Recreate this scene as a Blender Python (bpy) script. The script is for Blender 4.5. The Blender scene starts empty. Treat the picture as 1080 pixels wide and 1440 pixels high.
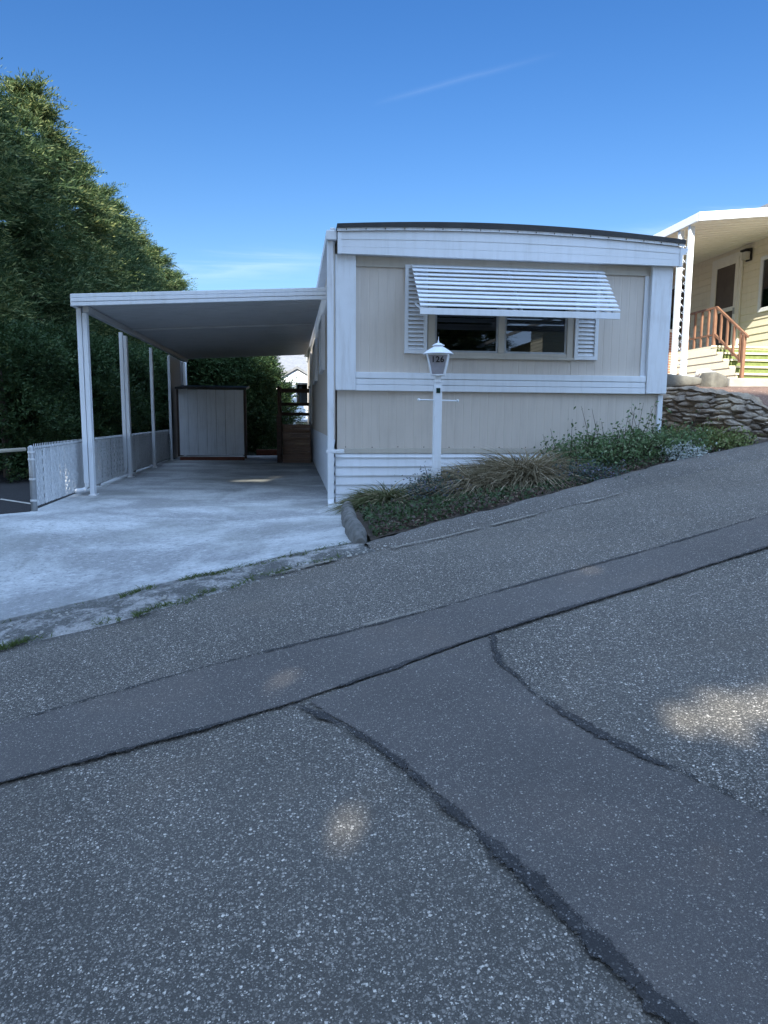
import bpy, math, random
import numpy as np
from mathutils import Matrix, Vector, noise as mnoise

random.seed(7)
scene = bpy.context.scene
COL = scene.collection
rad = math.radians
EXPO, SKY_STR, SKY_SAT, SUN_STR = 1.45, 0.060, 1.29, 4.0
W1A, W1B = (0.30, 2.39), (0.70, 2.04)
W2A, W2B = (1.70, 3.85), (2.7, 2.9)
W3A, W3B = (-0.9, 5.4), (0.3, 4.7)
FILL0, FILL1, FILL_COL = -0.15, 0.55, (9.2, 13.4, 20.6)

# ------------------------------------------------------------------ sun / sky / camera
SUN_EL = rad(32.0)
SUN_DIR = Vector((-0.335, -0.942, 0)).normalized()          # where the sun stands (horizontal)
TAN = math.tan(SUN_EL)

world = bpy.data.worlds.new("World")
scene.world = world
world.use_nodes = True
wn = world.node_tree
for n in list(wn.nodes):
    wn.nodes.remove(n)


def nd(nt, t, **kw):
    n = nt.nodes.new(t)
    for k, v in kw.items():
        setattr(n, k, v)
    return n


def lk(nt, a, b):
    nt.links.new(a, b)


def sock(nt, node, name, v):
    s = node.inputs[name]
    if hasattr(v, "is_linked") or hasattr(v, "links"):
        nt.links.new(v, s)
    else:
        s.default_value = v


def mth(nt, op, a, b=0.0, c=None, clamp=False):
    n = nd(nt, "ShaderNodeMath", operation=op, use_clamp=clamp)
    for i, v in enumerate((a, b, c)):
        if v is None:
            continue
        if isinstance(v, (int, float)):
            n.inputs[i].default_value = v
        else:
            nt.links.new(v, n.inputs[i])
    return n.outputs[0]


def mixc(nt, fac, a, b, mode="MIX"):
    n = nd(nt, "ShaderNodeMix", data_type="RGBA", blend_type=mode)
    for i, v in ((0, fac), (6, a), (7, b)):
        if isinstance(v, (int, float)):
            n.inputs[i].default_value = v
        elif isinstance(v, (tuple, list)):
            n.inputs[i].default_value = (*v[:3], 1)
        else:
            nt.links.new(v, n.inputs[i])
    return n.outputs[2]


def ramp(nt, fac, stops):
    n = nd(nt, "ShaderNodeValToRGB")
    e = n.color_ramp.elements
    while len(e) < len(stops):
        e.new(0.5)
    for el, (p, c) in zip(e, stops):
        el.position = p
        el.color = (*c[:3], 1) if isinstance(c, (tuple, list)) else (c, c, c, 1)
    nt.links.new(fac, n.inputs[0])
    return n.outputs[0]


def mapr(nt, v, a, b, c=0.0, d=1.0):
    n = nd(nt, "ShaderNodeMapRange")
    nt.links.new(v, n.inputs[0])
    for i, x in zip((1, 2, 3, 4), (a, b, c, d)):
        n.inputs[i].default_value = x
    return n.outputs[0]


sky = nd(wn, "ShaderNodeTexSky", sky_type="NISHITA")
sky.sun_disc = False
sky.sun_elevation = SUN_EL
sky.sun_rotation = math.atan2(SUN_DIR.x, SUN_DIR.y)
sky.altitude = 50
sky.air_density = 1.25
sky.dust_density = 0.25
sky.ozone_density = 4.0
# thin cirrus streaks, fixed in sky directions
tcw = nd(wn, "ShaderNodeTexCoord")
sep = nd(wn, "ShaderNodeSeparateXYZ")
lk(wn, tcw.outputs["Generated"], sep.inputs[0])
zc = mth(wn, "MAXIMUM", sep.outputs[2], 0.03)
cu = mth(wn, "DIVIDE", sep.outputs[0], zc)
cv = mth(wn, "DIVIDE", sep.outputs[1], zc)
comb = nd(wn, "ShaderNodeCombineXYZ")
lk(wn, cu, comb.inputs[0])
lk(wn, cv, comb.inputs[1])
mp = nd(wn, "ShaderNodeMapping")
mp.inputs["Scale"].default_value = (0.5, 1.3, 1)
lk(wn, comb.outputs[0], mp.inputs[0])
cn = nd(wn, "ShaderNodeTexNoise")
cn.inputs["Scale"].default_value = 1.6
cn.inputs["Detail"].default_value = 8
cn.inputs["Roughness"].default_value = 0.62
cn.inputs["Distortion"].default_value = 0.7
lk(wn, mp.outputs[0], cn.inputs["Vector"])


def wisp(a, b, wid, amt):
    """a streak of thin cloud between two points of the sky plane (x/z, y/z)"""
    ax, ay = a
    dx_, dy_ = b[0] - a[0], b[1] - a[1]
    L_ = math.hypot(dx_, dy_)
    dx_, dy_ = dx_ / L_, dy_ / L_
    along = mth(wn, "ADD", mth(wn, "MULTIPLY", mth(wn, "SUBTRACT", cu, ax), dx_), mth(wn, "MULTIPLY", mth(wn, "SUBTRACT", cv, ay), dy_))
    off = mth(wn, "SUBTRACT", mth(wn, "MULTIPLY", mth(wn, "SUBTRACT", cu, ax), -dy_), mth(wn, "MULTIPLY", mth(wn, "SUBTRACT", cv, ay), -dx_))
    off = mth(wn, "ADD", off, mth(wn, "MULTIPLY", mth(wn, "SUBTRACT", cn.outputs["Fac"], 0.5), wid * 2.2))
    across = mapr(wn, mth(wn, "ABSOLUTE", off), wid, 0.0)
    m1 = mapr(wn, along, -0.12 * L_, 0.25 * L_)
    m2 = mapr(wn, along, 1.1 * L_, 0.7 * L_)
    tex = mapr(wn, cn.outputs["Fac"], 0.3, 0.7, 0.4, 1.0)
    f = mth(wn, "MULTIPLY", mth(wn, "MULTIPLY", mth(wn, "MULTIPLY", across, across), mth(wn, "MULTIPLY", m1, m2)), mth(wn, "MULTIPLY", tex, amt))
    return f


up_ok = mapr(wn, sep.outputs[2], 0.02, 0.06)
wsum = mth(wn, "ADD", wisp(W1A, W1B, 0.035, 0.06), wisp(W2A, W2B, 0.30, 0.42))
wsum = mth(wn, "ADD", wsum, wisp(W3A, W3B, 0.6, 0.26))
wsum = mth(wn, "MULTIPLY", wsum, up_ok, clamp=True)
# added unseen sky glow round the sun and overhead, brightening the shaded foreground
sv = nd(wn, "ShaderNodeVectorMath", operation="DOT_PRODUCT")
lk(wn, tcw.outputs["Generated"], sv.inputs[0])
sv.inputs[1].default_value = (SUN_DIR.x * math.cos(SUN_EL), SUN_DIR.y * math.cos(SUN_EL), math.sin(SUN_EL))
sky_fill = mapr(wn, sv.outputs["Value"], FILL0, FILL1)
sky_fill = mth(wn, "MULTIPLY", sky_fill, mapr(wn, cn.outputs["Fac"], 0.25, 0.65, 0.75, 1.0))
sky_fill = mth(wn, "MULTIPLY", sky_fill, up_ok, clamp=True)
hs = nd(wn, "ShaderNodeHueSaturation")
hs.inputs["Saturation"].default_value = SKY_SAT
hs.inputs["Hue"].default_value = 0.512
lk(wn, sky.outputs[0], hs.inputs["Color"])
bg = nd(wn, "ShaderNodeBackground")
skyc = mixc(wn, wsum, hs.outputs[0], (7.5, 8.6, 9.8))
skyc = mixc(wn, sky_fill, skyc, FILL_COL)
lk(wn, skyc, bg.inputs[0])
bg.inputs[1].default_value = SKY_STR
wo = nd(wn, "ShaderNodeOutputWorld")
lk(wn, bg.outputs[0], wo.inputs[0])

sd = bpy.data.lights.new("sun", "SUN")
sd.energy = SUN_STR
sd.angle = rad(0.53)
sd.color = (1.0, 0.95, 0.80)
so = bpy.data.objects.new("sun", sd)
COL.objects.link(so)
so.location = (-20, -24, 40)
so.rotation_euler = Vector((SUN_DIR.x * math.cos(SUN_EL), SUN_DIR.y * math.cos(SUN_EL), math.sin(SUN_EL))).to_track_quat("Z", "Y").to_euler()

cd = bpy.data.cameras.new("camera")
cam = bpy.data.objects.new("camera", cd)
COL.objects.link(cam)
cd.sensor_fit = "VERTICAL"
cd.sensor_height = 36
cd.lens = 25.0
cd.clip_end = 2000
cam.matrix_world = Matrix.Translation((0, 0, 1.05)) @ (
    Matrix.Rotation(rad(-7.3), 4, "Z") @ Matrix.Rotation(rad(90 - 7.43), 4, "X") @ Matrix.Rotation(0.007, 4, "Z"))
scene.camera = cam
scene.view_settings.view_transform = "Standard"
scene.view_settings.look = "None"
scene.view_settings.exposure = EXPO
scene.view_settings.gamma = 1
scene.cycles.max_bounces = 8
scene.cycles.transparent_max_bounces = 12

# ------------------------------------------------------------------ materials


def new_mat(name):
    m = bpy.data.materials.new(name)
    m.use_nodes = True
    nt = m.node_tree
    b = nt.nodes["Principled BSDF"]
    return m, nt, b


def objco(nt, scale=(1, 1, 1), rot=(0, 0, 0)):
    t = nd(nt, "ShaderNodeTexCoord")
    mpn = nd(nt, "ShaderNodeMapping")
    mpn.inputs["Scale"].default_value = scale
    mpn.inputs["Rotation"].default_value = rot
    lk(nt, t.outputs["Object"], mpn.inputs[0])
    return mpn.outputs[0]


def noise(nt, vec, scale, detail=4, rough=0.55, dist=0.0):
    n = nd(nt, "ShaderNodeTexNoise")
    n.inputs["Scale"].default_value = scale
    n.inputs["Detail"].default_value = detail
    n.inputs["Roughness"].default_value = rough
    n.inputs["Distortion"].default_value = dist
    lk(nt, vec, n.inputs["Vector"])
    return n.outputs["Fac"]


def bump(nt, b, h, strength=0.3, dist=0.01):
    n = nd(nt, "ShaderNodeBump")
    n.inputs["Strength"].default_value = strength
    n.inputs["Distance"].default_value = dist
    lk(nt, h, n.inputs["Height"])
    lk(nt, n.outputs[0], b.inputs["Normal"])


def mat_paint(name, c, dirt=(0.25, 0.24, 0.21), amount=0.35, rough=0.45, streak=True, bstr=0.08, spec=0.5):
    """painted metal / vinyl with faint vertical runs of dirt and chips"""
    m, nt, b = new_mat(name)
    v1 = objco(nt, (9, 9, 0.9) if streak else (2, 2, 2))
    n1 = noise(nt, v1, 1.6, 6, 0.65)
    n2 = noise(nt, objco(nt), 2.3, 6, 0.6)
    n3 = noise(nt, objco(nt), 55, 3, 0.6)
    f = mapr(nt, n1, 0.48, 0.85, 0, amount)
    f2 = mapr(nt, n2, 0.5, 0.8, 0, amount * 0.5)
    f3 = mapr(nt, n3, 0.72, 0.80, 0, amount * 1.1)
    fac = mth(nt, "ADD", mth(nt, "ADD", f, f2), f3, clamp=True)
    col = mixc(nt, fac, c, dirt)
    lk(nt, col, b.inputs["Base Color"])
    b.inputs["Roughness"].default_value = rough
    b.inputs["Specular IOR Level"].default_value = spec
    bump(nt, b, n2, bstr, 0.01)
    return m


def mat_noise(name, c1, c2, scale, rough=0.85, bs=0.3, bd=0.01, detail=8, c3=None, s3=0.6, stretch=(1, 1, 1)):
    m, nt, b = new_mat(name)
    v = objco(nt, stretch)
    n1 = noise(nt, v, scale, detail, 0.62)
    col = mixc(nt, mapr(nt, n1, 0.3, 0.7), c1, c2)
    if c3:
        n2 = noise(nt, v, scale * s3, 6, 0.6)
        col = mixc(nt, mapr(nt, n2, 0.48, 0.66, 0, 0.85), col, c3)
    lk(nt, col, b.inputs["Base Color"])
    b.inputs["Roughness"].default_value = rough
    n3 = noise(nt, v, scale * 6, 6, 0.7)
    bump(nt, b, n3, bs, bd)
    return m


def mat_asphalt(name, binder, stone, cover, scale, tone=0.25, bs=0.5, alpha=None):
    """tar binder with exposed pale and mid chippings"""
    m, nt, b = new_mat(name)
    v = objco(nt)
    warp = nd(nt, "ShaderNodeTexNoise")
    warp.inputs["Scale"].default_value = scale * 1.3
    warp.inputs["Detail"].default_value = 2
    lk(nt, v, warp.inputs["Vector"])
    vm = nd(nt, "ShaderNodeVectorMath", operation="MULTIPLY_ADD")
    lk(nt, warp.outputs["Color"], vm.inputs[0])
    vm.inputs[1].default_value = (0.9 / scale,) * 3
    lk(nt, v, vm.inputs[2])
    cols = None
    h = None
    for k, (s, cv_, lo) in enumerate(((scale, cover, 0.0), (scale * 1.9, cover * 1.25, 0.0))):
        vo = nd(nt, "ShaderNodeTexVoronoi")
        vo.inputs["Scale"].default_value = s
        vo.inputs["Randomness"].default_value = 1
        lk(nt, vm.outputs[0], vo.inputs["Vector"])
        sp = nd(nt, "ShaderNodeSeparateColor")
        lk(nt, vo.outputs["Color"], sp.inputs[0])
        pick = mapr(nt, sp.outputs[0], 1 - cv_, 1 - cv_ + 0.02)
        shape = mapr(nt, vo.outputs["Distance"], 0.46, 0.34)
        shade = ramp(nt, sp.outputs[1], [(0.0, tuple(x * 0.28 for x in stone)), (0.55, tuple(x * 0.5 for x in stone)), (0.85, tuple(x * 0.75 for x in stone)), (0.96, tuple(min(0.9, x * 1.55) for x in stone))])
        f = mth(nt, "MULTIPLY", pick, shape)
        big = noise(nt, v, 1.1 + k, 5, 0.6)
        f = mth(nt, "MULTIPLY", f, mapr(nt, big, 0.3, 0.6, 0.55, 1.0))
        if cols is None:
            base = mixc(nt, mapr(nt, noise(nt, v, 0.8, 6, 0.62), 0.3, 0.7), tuple(x * (1 - tone) for x in binder), tuple(x * (1 + tone) for x in binder))
            cols = mixc(nt, f, base, shade)
            h = f
        else:
            cols = mixc(nt, f, cols, shade)
            h = mth(nt, "ADD", h, mth(nt, "MULTIPLY", f, 0.5))
    # fine grit in the binder, then broad warm stains and worn pale areas
    fine = noise(nt, v, scale * 3.2, 3, 0.7)
    cols = mixc(nt, mapr(nt, fine, 0.5, 0.66, 0, 0.55), cols, tuple(x * 0.4 for x in binder))
    cols = mixc(nt, mapr(nt, fine, 0.48, 0.34, 0, 0.5), cols, tuple(min(1, x * 2.1) for x in binder))
    st1 = noise(nt, v, 1.5, 7, 0.6, 0.4)
    cols = mixc(nt, mapr(nt, st1, 0.52, 0.75, 0, 0.28), cols, (binder[0] * 1.75, binder[1] * 1.5, binder[2] * 1.3))
    st2 = noise(nt, v, 0.43, 6, 0.65)
    cols = mixc(nt, mapr(nt, st2, 0.5, 0.72, 0, 0.3), cols, tuple(x * 0.55 for x in binder))
    lk(nt, cols, b.inputs["Base Color"])
    b.inputs["Roughness"].default_value = 0.88
    b.inputs["Specular IOR Level"].default_value = 0.3
    bump(nt, b, mth(nt, "ADD", h, mth(nt, "MULTIPLY", fine, 0.5)), bs, 0.004)
    if alpha:
        at = nd(nt, "ShaderNodeAttribute", attribute_name="core")
        a1 = mth(nt, "MULTIPLY", mth(nt, "SUBTRACT", noise(nt, v, 95, 3, 0.7), 0.5), alpha[0])
        a2 = mth(nt, "MULTIPLY", mth(nt, "SUBTRACT", noise(nt, v, 9, 5, 0.7), 0.5), alpha[1])
        a3 = mth(nt, "MULTIPLY", mth(nt, "SUBTRACT", noise(nt, v, 1.7, 3, 0.5), 0.5), alpha[1])
        sm = mth(nt, "ADD", mth(nt, "ADD", at.outputs["Fac"], a1), mth(nt, "ADD", a2, a3))
        al = mapr(nt, sm, alpha[2] - 0.08, alpha[2] + 0.08)
        tr = nd(nt, "ShaderNodeBsdfTransparent")
        mx = nd(nt, "ShaderNodeMixShader")
        lk(nt, al, mx.inputs[0])
        lk(nt, tr.outputs[0], mx.inputs[1])
        lk(nt, b.outputs[0], mx.inputs[2])
        lk(nt, mx.outputs[0], nt.nodes["Material Output"].inputs[0])
    return m


def mat_foliage(name, c_dark, c_light, c_tip=None, tip=0.12, nscale=0.9, trans=0.22):
    m, nt, b = new_mat(name)
    g = nd(nt, "ShaderNodeNewGeometry")
    n = noise(nt, objco(nt), nscale, 4, 0.6)
    f = mth(nt, "ADD", mth(nt, "MULTIPLY", g.outputs["Random Per Island"], 0.5), mapr(nt, n, 0.3, 0.7, 0, 0.5))
    col = mixc(nt, f, c_dark, c_light)
    if c_tip:
        r2 = mth(nt, "FRACT", mth(nt, "MULTIPLY", g.outputs["Random Per Island"], 37.7))
        col = mixc(nt, mapr(nt, r2, 1 - tip, 1 - tip + 0.02), col, c_tip)
    lk(nt, col, b.inputs["Base Color"])
    b.inputs["Roughness"].default_value = 0.6
    b.inputs["Specular IOR Level"].default_value = 0.25
    tr = nd(nt, "ShaderNodeBsdfTranslucent")
    lk(nt, col, tr.inputs[0])
    mx = nd(nt, "ShaderNodeMixShader")
    mx.inputs[0].default_value = trans
    lk(nt, b.outputs[0], mx.inputs[1])
    lk(nt, tr.outputs[0], mx.inputs[2])
    out = nt.nodes["Material Output"]
    lk(nt, mx.outputs[0], out.inputs[0])
    return m


def mat_glass(name, tint=(0.25, 0.27, 0.28), refl=0.16):
    m, nt, b = new_mat(name)
    nt.nodes.remove(b)
    tr = nd(nt, "ShaderNodeBsdfTransparent")
    tr.inputs[0].default_value = (*tint, 1)
    gl = nd(nt, "ShaderNodeBsdfGlossy")
    gl.inputs["Roughness"].default_value = 0.015
    gl.inputs[0].default_value = (0.9, 0.95, 1, 1)
    fr = nd(nt, "ShaderNodeFresnel")
    fr.inputs[0].default_value = 1.5
    fac = mth(nt, "ADD", fr.outputs[0], refl, clamp=True)
    mx = nd(nt, "ShaderNodeMixShader")
    lk(nt, fac, mx.inputs[0])
    lk(nt, tr.outputs[0], mx.inputs[1])
    lk(nt, gl.outputs[0], mx.inputs[2])
    lk(nt, mx.outputs[0], nt.nodes["Material Output"].inputs[0])
    return m


def mat_flat(name, c, rough=0.6, metal=0.0):
    m, nt, b = new_mat(name)
    n1 = noise(nt, objco(nt), 7, 5, 0.6)
    col = mixc(nt, mapr(nt, n1, 0.3, 0.7), tuple(x * 0.82 for x in c), tuple(min(1, x * 1.12) for x in c))
    lk(nt, col, b.inputs["Base Color"])
    b.inputs["Roughness"].default_value = rough
    b.inputs["Metallic"].default_value = metal
    bump(nt, b, noise(nt, objco(nt), 60, 3), 0.08, 0.004)
    return m


M = {}
M["white"] = mat_paint("white_paint", (0.73, 0.76, 0.80), amount=0.22)
M["white_old"] = mat_paint("weathered_white_paint", (0.70, 0.73, 0.77), (0.24, 0.19, 0.15), 0.42, bstr=0.15)
M["white_vinyl"] = mat_paint("white_vinyl", (0.73, 0.76, 0.81), (0.36, 0.38, 0.36), 0.3, streak=True)
M["beige_wall"] = mat_paint("greyed_beige_wall", (0.575, 0.515, 0.455), (0.35, 0.305, 0.265), 0.40, rough=0.6, bstr=0.1)
M["beige_trim"] = mat_paint("beige_trim", (0.50, 0.46, 0.40), (0.25, 0.22, 0.18), 0.35, rough=0.6)
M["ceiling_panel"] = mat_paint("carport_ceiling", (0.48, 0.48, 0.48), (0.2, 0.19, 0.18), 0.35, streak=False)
M["black_roof"] = mat_noise("black_roofing", (0.012, 0.012, 0.014), (0.03, 0.03, 0.03), 6, 0.6)
M["glass"] = mat_glass("window_glass", (0.22, 0.24, 0.25), 0.03)
M["glass_dark"] = mat_glass("dark_glass", (0.1, 0.1, 0.11), 0.06)
M["frosted"] = mat_flat("frosted_glass", (0.34, 0.33, 0.36), 0.25)
M["ink"] = mat_flat("black_ink", (0.006, 0.006, 0.007), 0.5)
M["sensor"] = mat_flat("dark_green_lens", (0.01, 0.03, 0.025), 0.15)
M["dark_wood"] = mat_noise("dark_brown_wood", (0.035, 0.02, 0.014), (0.07, 0.042, 0.03), 5, 0.7, 0.4, stretch=(1, 1, 7))
M["tread_wood"] = mat_noise("worn_brown_boards", (0.15, 0.095, 0.07), (0.30, 0.20, 0.15), 4, 0.75, 0.4, stretch=(1.2, 8, 8))
M["red_wood"] = mat_noise("red_brown_base", (0.10, 0.028, 0.014), (0.17, 0.055, 0.03), 5, 0.7)
M["shed_panel"] = mat_paint("grey_shed_panel", (0.70, 0.72, 0.75), (0.2, 0.19, 0.18), 0.35, rough=0.6)
M["slat"] = mat_paint("white_fence_slat", (0.74, 0.76, 0.78), (0.28, 0.28, 0.27), 0.4, rough=0.5)
M["wire"] = mat_flat("galvanised_wire", (0.60, 0.62, 0.64), 0.5, 0.2)
M["pipe"] = mat_flat("galvanised_pipe", (0.36, 0.37, 0.38), 0.45, 0.5)
M["pipe_tan"] = mat_flat("tan_pipe", (0.40, 0.36, 0.28), 0.55)
M["cream"] = mat_paint("cream_siding", (0.80, 0.73, 0.57), (0.42, 0.36, 0.25), 0.25, rough=0.6)
M["cream_trim"] = mat_paint("cream_trim", (0.81, 0.78, 0.70), (0.42, 0.38, 0.3), 0.25)
M["screen"] = mat_noise("dark_screen", (0.07, 0.052, 0.045), (0.11, 0.085, 0.07), 3, 0.6)
M["brown_rail"] = mat_noise("brown_painted_rail", (0.17, 0.08, 0.05), (0.28, 0.15, 0.095), 6, 0.65, stretch=(3, 3, 1))
M["green_carpet"] = mat_noise("green_stair_carpet", (0.15, 0.19, 0.06), (0.23, 0.27, 0.11), 20, 0.95)
M["rock"] = mat_noise("grey_brown_rock", (0.20, 0.16, 0.125), (0.42, 0.355, 0.285), 5, 0.95, 1.0, 0.03, 12, (0.50, 0.41, 0.30), 0.5)
M["boulder"] = mat_noise("grey_concrete_rock", (0.10, 0.095, 0.085), (0.20, 0.19, 0.165), 5, 0.9, 0.6, 0.02)
M["soil"] = mat_noise("dark_soil", (0.035, 0.027, 0.02), (0.085, 0.062, 0.045), 9, 0.95, 0.8, 0.03)
M["ground"] = mat_noise("mossy_dirt", (0.035, 0.04, 0.02), (0.08, 0.075, 0.045), 1.5, 0.95, 0.6, 0.03)
M["gravel"] = mat_asphalt("reddish_gravel", (0.16, 0.10, 0.08), (0.36, 0.27, 0.22), 0.6, 45)
M["kerb_concrete"] = mat_noise("pale_kerb_concrete", (0.27, 0.26, 0.24), (0.40, 0.39, 0.36), 5, 0.9, 0.5)
M["edging"] = mat_noise("grey_concrete_edging", (0.07, 0.07, 0.066), (0.19, 0.185, 0.175), 14, 0.92, 0.6, 0.02)
M["bark"] = mat_noise("bark", (0.05, 0.035, 0.025), (0.10, 0.075, 0.055), 8, 0.95, 0.9, 0.03, stretch=(3, 3, 0.5))
M["conifer"] = mat_foliage("conifer_foliage", (0.026, 0.054, 0.022), (0.085, 0.135, 0.05), (0.20, 0.24, 0.10), 0.2, 0.7, 0.3)
M["conifer_y"] = mat_foliage("yellow_green_conifer_foliage", (0.032, 0.062, 0.022), (0.105, 0.145, 0.05), (0.24, 0.26, 0.10), 0.24, 0.7, 0.3)
M["hedge"] = mat_foliage("hedge_foliage", (0.018, 0.040, 0.016), (0.055, 0.10, 0.034), (0.09, 0.12, 0.04), 0.08, 1.2)
M["leaf"] = mat_foliage("shrub_leaf", (0.06, 0.11, 0.045), (0.15, 0.225, 0.10), (0.24, 0.29, 0.17), 0.14, 2.0)
M["leaf_y"] = mat_foliage("yellowish_shrub_leaf", (0.09, 0.13, 0.04), (0.21, 0.25, 0.09), (0.22, 0.22, 0.10), 0.16, 2.0)
M["grass_dry"] = mat_foliage("dry_grass_blade", (0.12, 0.105, 0.06), (0.29, 0.235, 0.15), (0.50, 0.42, 0.30), 0.2, 2.2)
M["grass_mix"] = mat_foliage("half_dry_grass_blade", (0.07, 0.085, 0.035), (0.16, 0.17, 0.08), (0.32, 0.27, 0.17), 0.2, 2.5)
M["cover"] = mat_foliage("ground_cover_leaf", (0.03, 0.06, 0.025), (0.075, 0.11, 0.05), (0.11, 0.085, 0.075), 0.2, 1.8)
M["cover_blue"] = mat_foliage("blue_green_leaf", (0.04, 0.07, 0.055), (0.09, 0.13, 0.11), (0.15, 0.15, 0.21), 0.2, 3)
M["litter"] = mat_foliage("dry_leaf", (0.06, 0.04, 0.035), (0.16, 0.11, 0.085), (0.30, 0.24, 0.18), 0.15, 3)
M["moss"] = mat_foliage("kerb_grass_blade", (0.055, 0.085, 0.02), (0.12, 0.16, 0.05), None, 0, 3)
M["flower"] = mat_foliage("silver_leaf", (0.30, 0.34, 0.32), (0.52, 0.56, 0.54), None, 0, 3)
M["road_old"] = mat_asphalt("worn_coarse_asphalt", (0.092, 0.085, 0.076), (0.56, 0.51, 0.45), 0.56, 84, 0.25)
M["road_new"] = mat_asphalt("smooth_patch_asphalt", (0.100, 0.091, 0.086), (0.36, 0.33, 0.295), 0.40, 108, 0.22, 0.35, alpha=(0.9, 0.5, 0.45))
M["tar"] = mat_asphalt("crack_tar", (0.038, 0.037, 0.038), (0.26, 0.25, 0.24), 0.26, 90, 0.3, alpha=(1.1, 1.5, 0.72))
M["lot"] = mat_asphalt("dark_lot_asphalt", (0.02, 0.02, 0.022), (0.12, 0.12, 0.12), 0.25, 90)
M["berm"] = mat_asphalt("weathered_berm_asphalt", (0.115, 0.107, 0.098), (0.42, 0.39, 0.36), 0.55, 70, 0.35, 0.9)
M["line"] = mat_flat("worn_line_paint", (0.42, 0.40, 0.36), 0.8)
M["sand"] = mat_asphalt("pale_grit", (0.21, 0.195, 0.17), (0.50, 0.47, 0.42), 0.5, 90, 0.4, alpha=(1.5, 1.2, 0.62))
M["roof_grey"] = mat_noise("grey_shingle", (0.16, 0.16, 0.17), (0.26, 0.26, 0.27), 6, 0.9)
M["lamp_lens"] = mat_flat("cloudy_lamp_lens", (0.5, 0.48, 0.42), 0.3)


def make_drive():
    m, nt, b = new_mat("worn_driveway_concrete")
    v = objco(nt)
    vs = objco(nt, (0.8, 1.0, 1), (0, 0, rad(25)))
    n1 = noise(nt, vs, 1.1, 9, 0.66, 0.3)
    n2 = noise(nt, vs, 24.0, 10, 0.75)
    n3 = noise(nt, v, 48, 6, 0.8)
    n4 = noise(nt, v, 0.55, 6, 0.62)
    n5 = noise(nt, objco(nt, (1, 0.12, 1), (0, 0, rad(-4))), 2.6, 6, 0.6)
    c = mixc(nt, mapr(nt, n1, 0.42, 0.58), (0.275, 0.28, 0.285), (0.51, 0.525, 0.53))
    c = mixc(nt, mapr(nt, n2, 0.53, 0.64, 0, 0.8), c, (0.15, 0.16, 0.17))
    c = mixc(nt, mapr(nt, n2, 0.45, 0.36, 0, 0.55), c, (0.66, 0.68, 0.69))
    c = mixc(nt, mapr(nt, n4, 0.48, 0.62, 0, 0.75), c, (0.22, 0.225, 0.215))
    c = mixc(nt, mapr(nt, n5, 0.54, 0.72, 0, 0.45), c, (0.22, 0.225, 0.23))
    c = mixc(nt, mapr(nt, n3, 0.54, 0.66, 0, 0.6), c, (0.13, 0.135, 0.14))
    c = mixc(nt, mapr(nt, n3, 0.44, 0.34, 0, 0.4), c, (0.66, 0.67, 0.68))
    n6 = noise(nt, objco(nt, (1.5, 0.28, 1)), 1.2, 7, 0.62, 0.4)
    c = mixc(nt, mapr(nt, n6, 0.56, 0.70, 0, 0.6), c, (0.17, 0.175, 0.17))
    n7 = noise(nt, v, 2.1, 4, 0.5)
    c = mixc(nt, mapr(nt, n7, 0.70, 0.76, 0, 0.6), c, (0.10, 0.10, 0.10))
    lk(nt, c, b.inputs["Base Color"])
    b.inputs["Roughness"].default_value = 0.75
    bump(nt, b, mth(nt, "ADD", n3, n2), 0.5, 0.008)
    return m


M["drive"] = make_drive()


def make_gutter():
    m, nt, b = new_mat("broken_gutter_concrete")
    v = objco(nt)
    n1 = noise(nt, v, 4.5, 10, 0.75, 0.15)
    n2 = noise(nt, v, 70, 4, 0.7)
    c = mixc(nt, mapr(nt, n1, 0.47, 0.57), (0.10, 0.098, 0.092), (0.33, 0.32, 0.31))
    c = mixc(nt, mapr(nt, n2, 0.5, 0.68, 0, 0.7), c, (0.06, 0.06, 0.06))
    c = mixc(nt, mapr(nt, n2, 0.42, 0.3, 0, 0.8), c, (0.5, 0.5, 0.49))
    lk(nt, c, b.inputs["Base Color"])
    b.inputs["Roughness"].default_value = 0.9
    bump(nt, b, mth(nt, "ADD", n1, n2), 0.8, 0.01)
    return m


M["gutter"] = make_gutter()


def make_brick():
    m, nt, b = new_mat("red_brick")
    t = nd(nt, "ShaderNodeTexCoord")
    s = nd(nt, "ShaderNodeSeparateXYZ")
    lk(nt, t.outputs["Object"], s.inputs[0])
    cb = nd(nt, "ShaderNodeCombineXYZ")
    lk(nt, s.outputs[1], cb.inputs[0])
    lk(nt, s.outputs[2], cb.inputs[1])
    br = nd(nt, "ShaderNodeTexBrick")
    lk(nt, cb.outputs[0], br.inputs["Vector"])
    br.inputs["Color1"].default_value = (0.32, 0.12, 0.075, 1)
    br.inputs["Color2"].default_value = (0.42, 0.19, 0.12, 1)
    br.inputs["Mortar"].default_value = (0.55, 0.47, 0.40, 1)
    br.inputs["Scale"].default_value = 5
    br.inputs["Mortar Size"].default_value = 0.03
    lk(nt, br.outputs["Color"], b.inputs["Base Color"])
    b.inputs["Roughness"].default_value = 0.9
    bump(nt, b, br.outputs["Fac"], -0.4, 0.01)
    return m


M["brick"] = make_brick()

# ------------------------------------------------------------------ mesh helpers
ORG = {}


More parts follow.
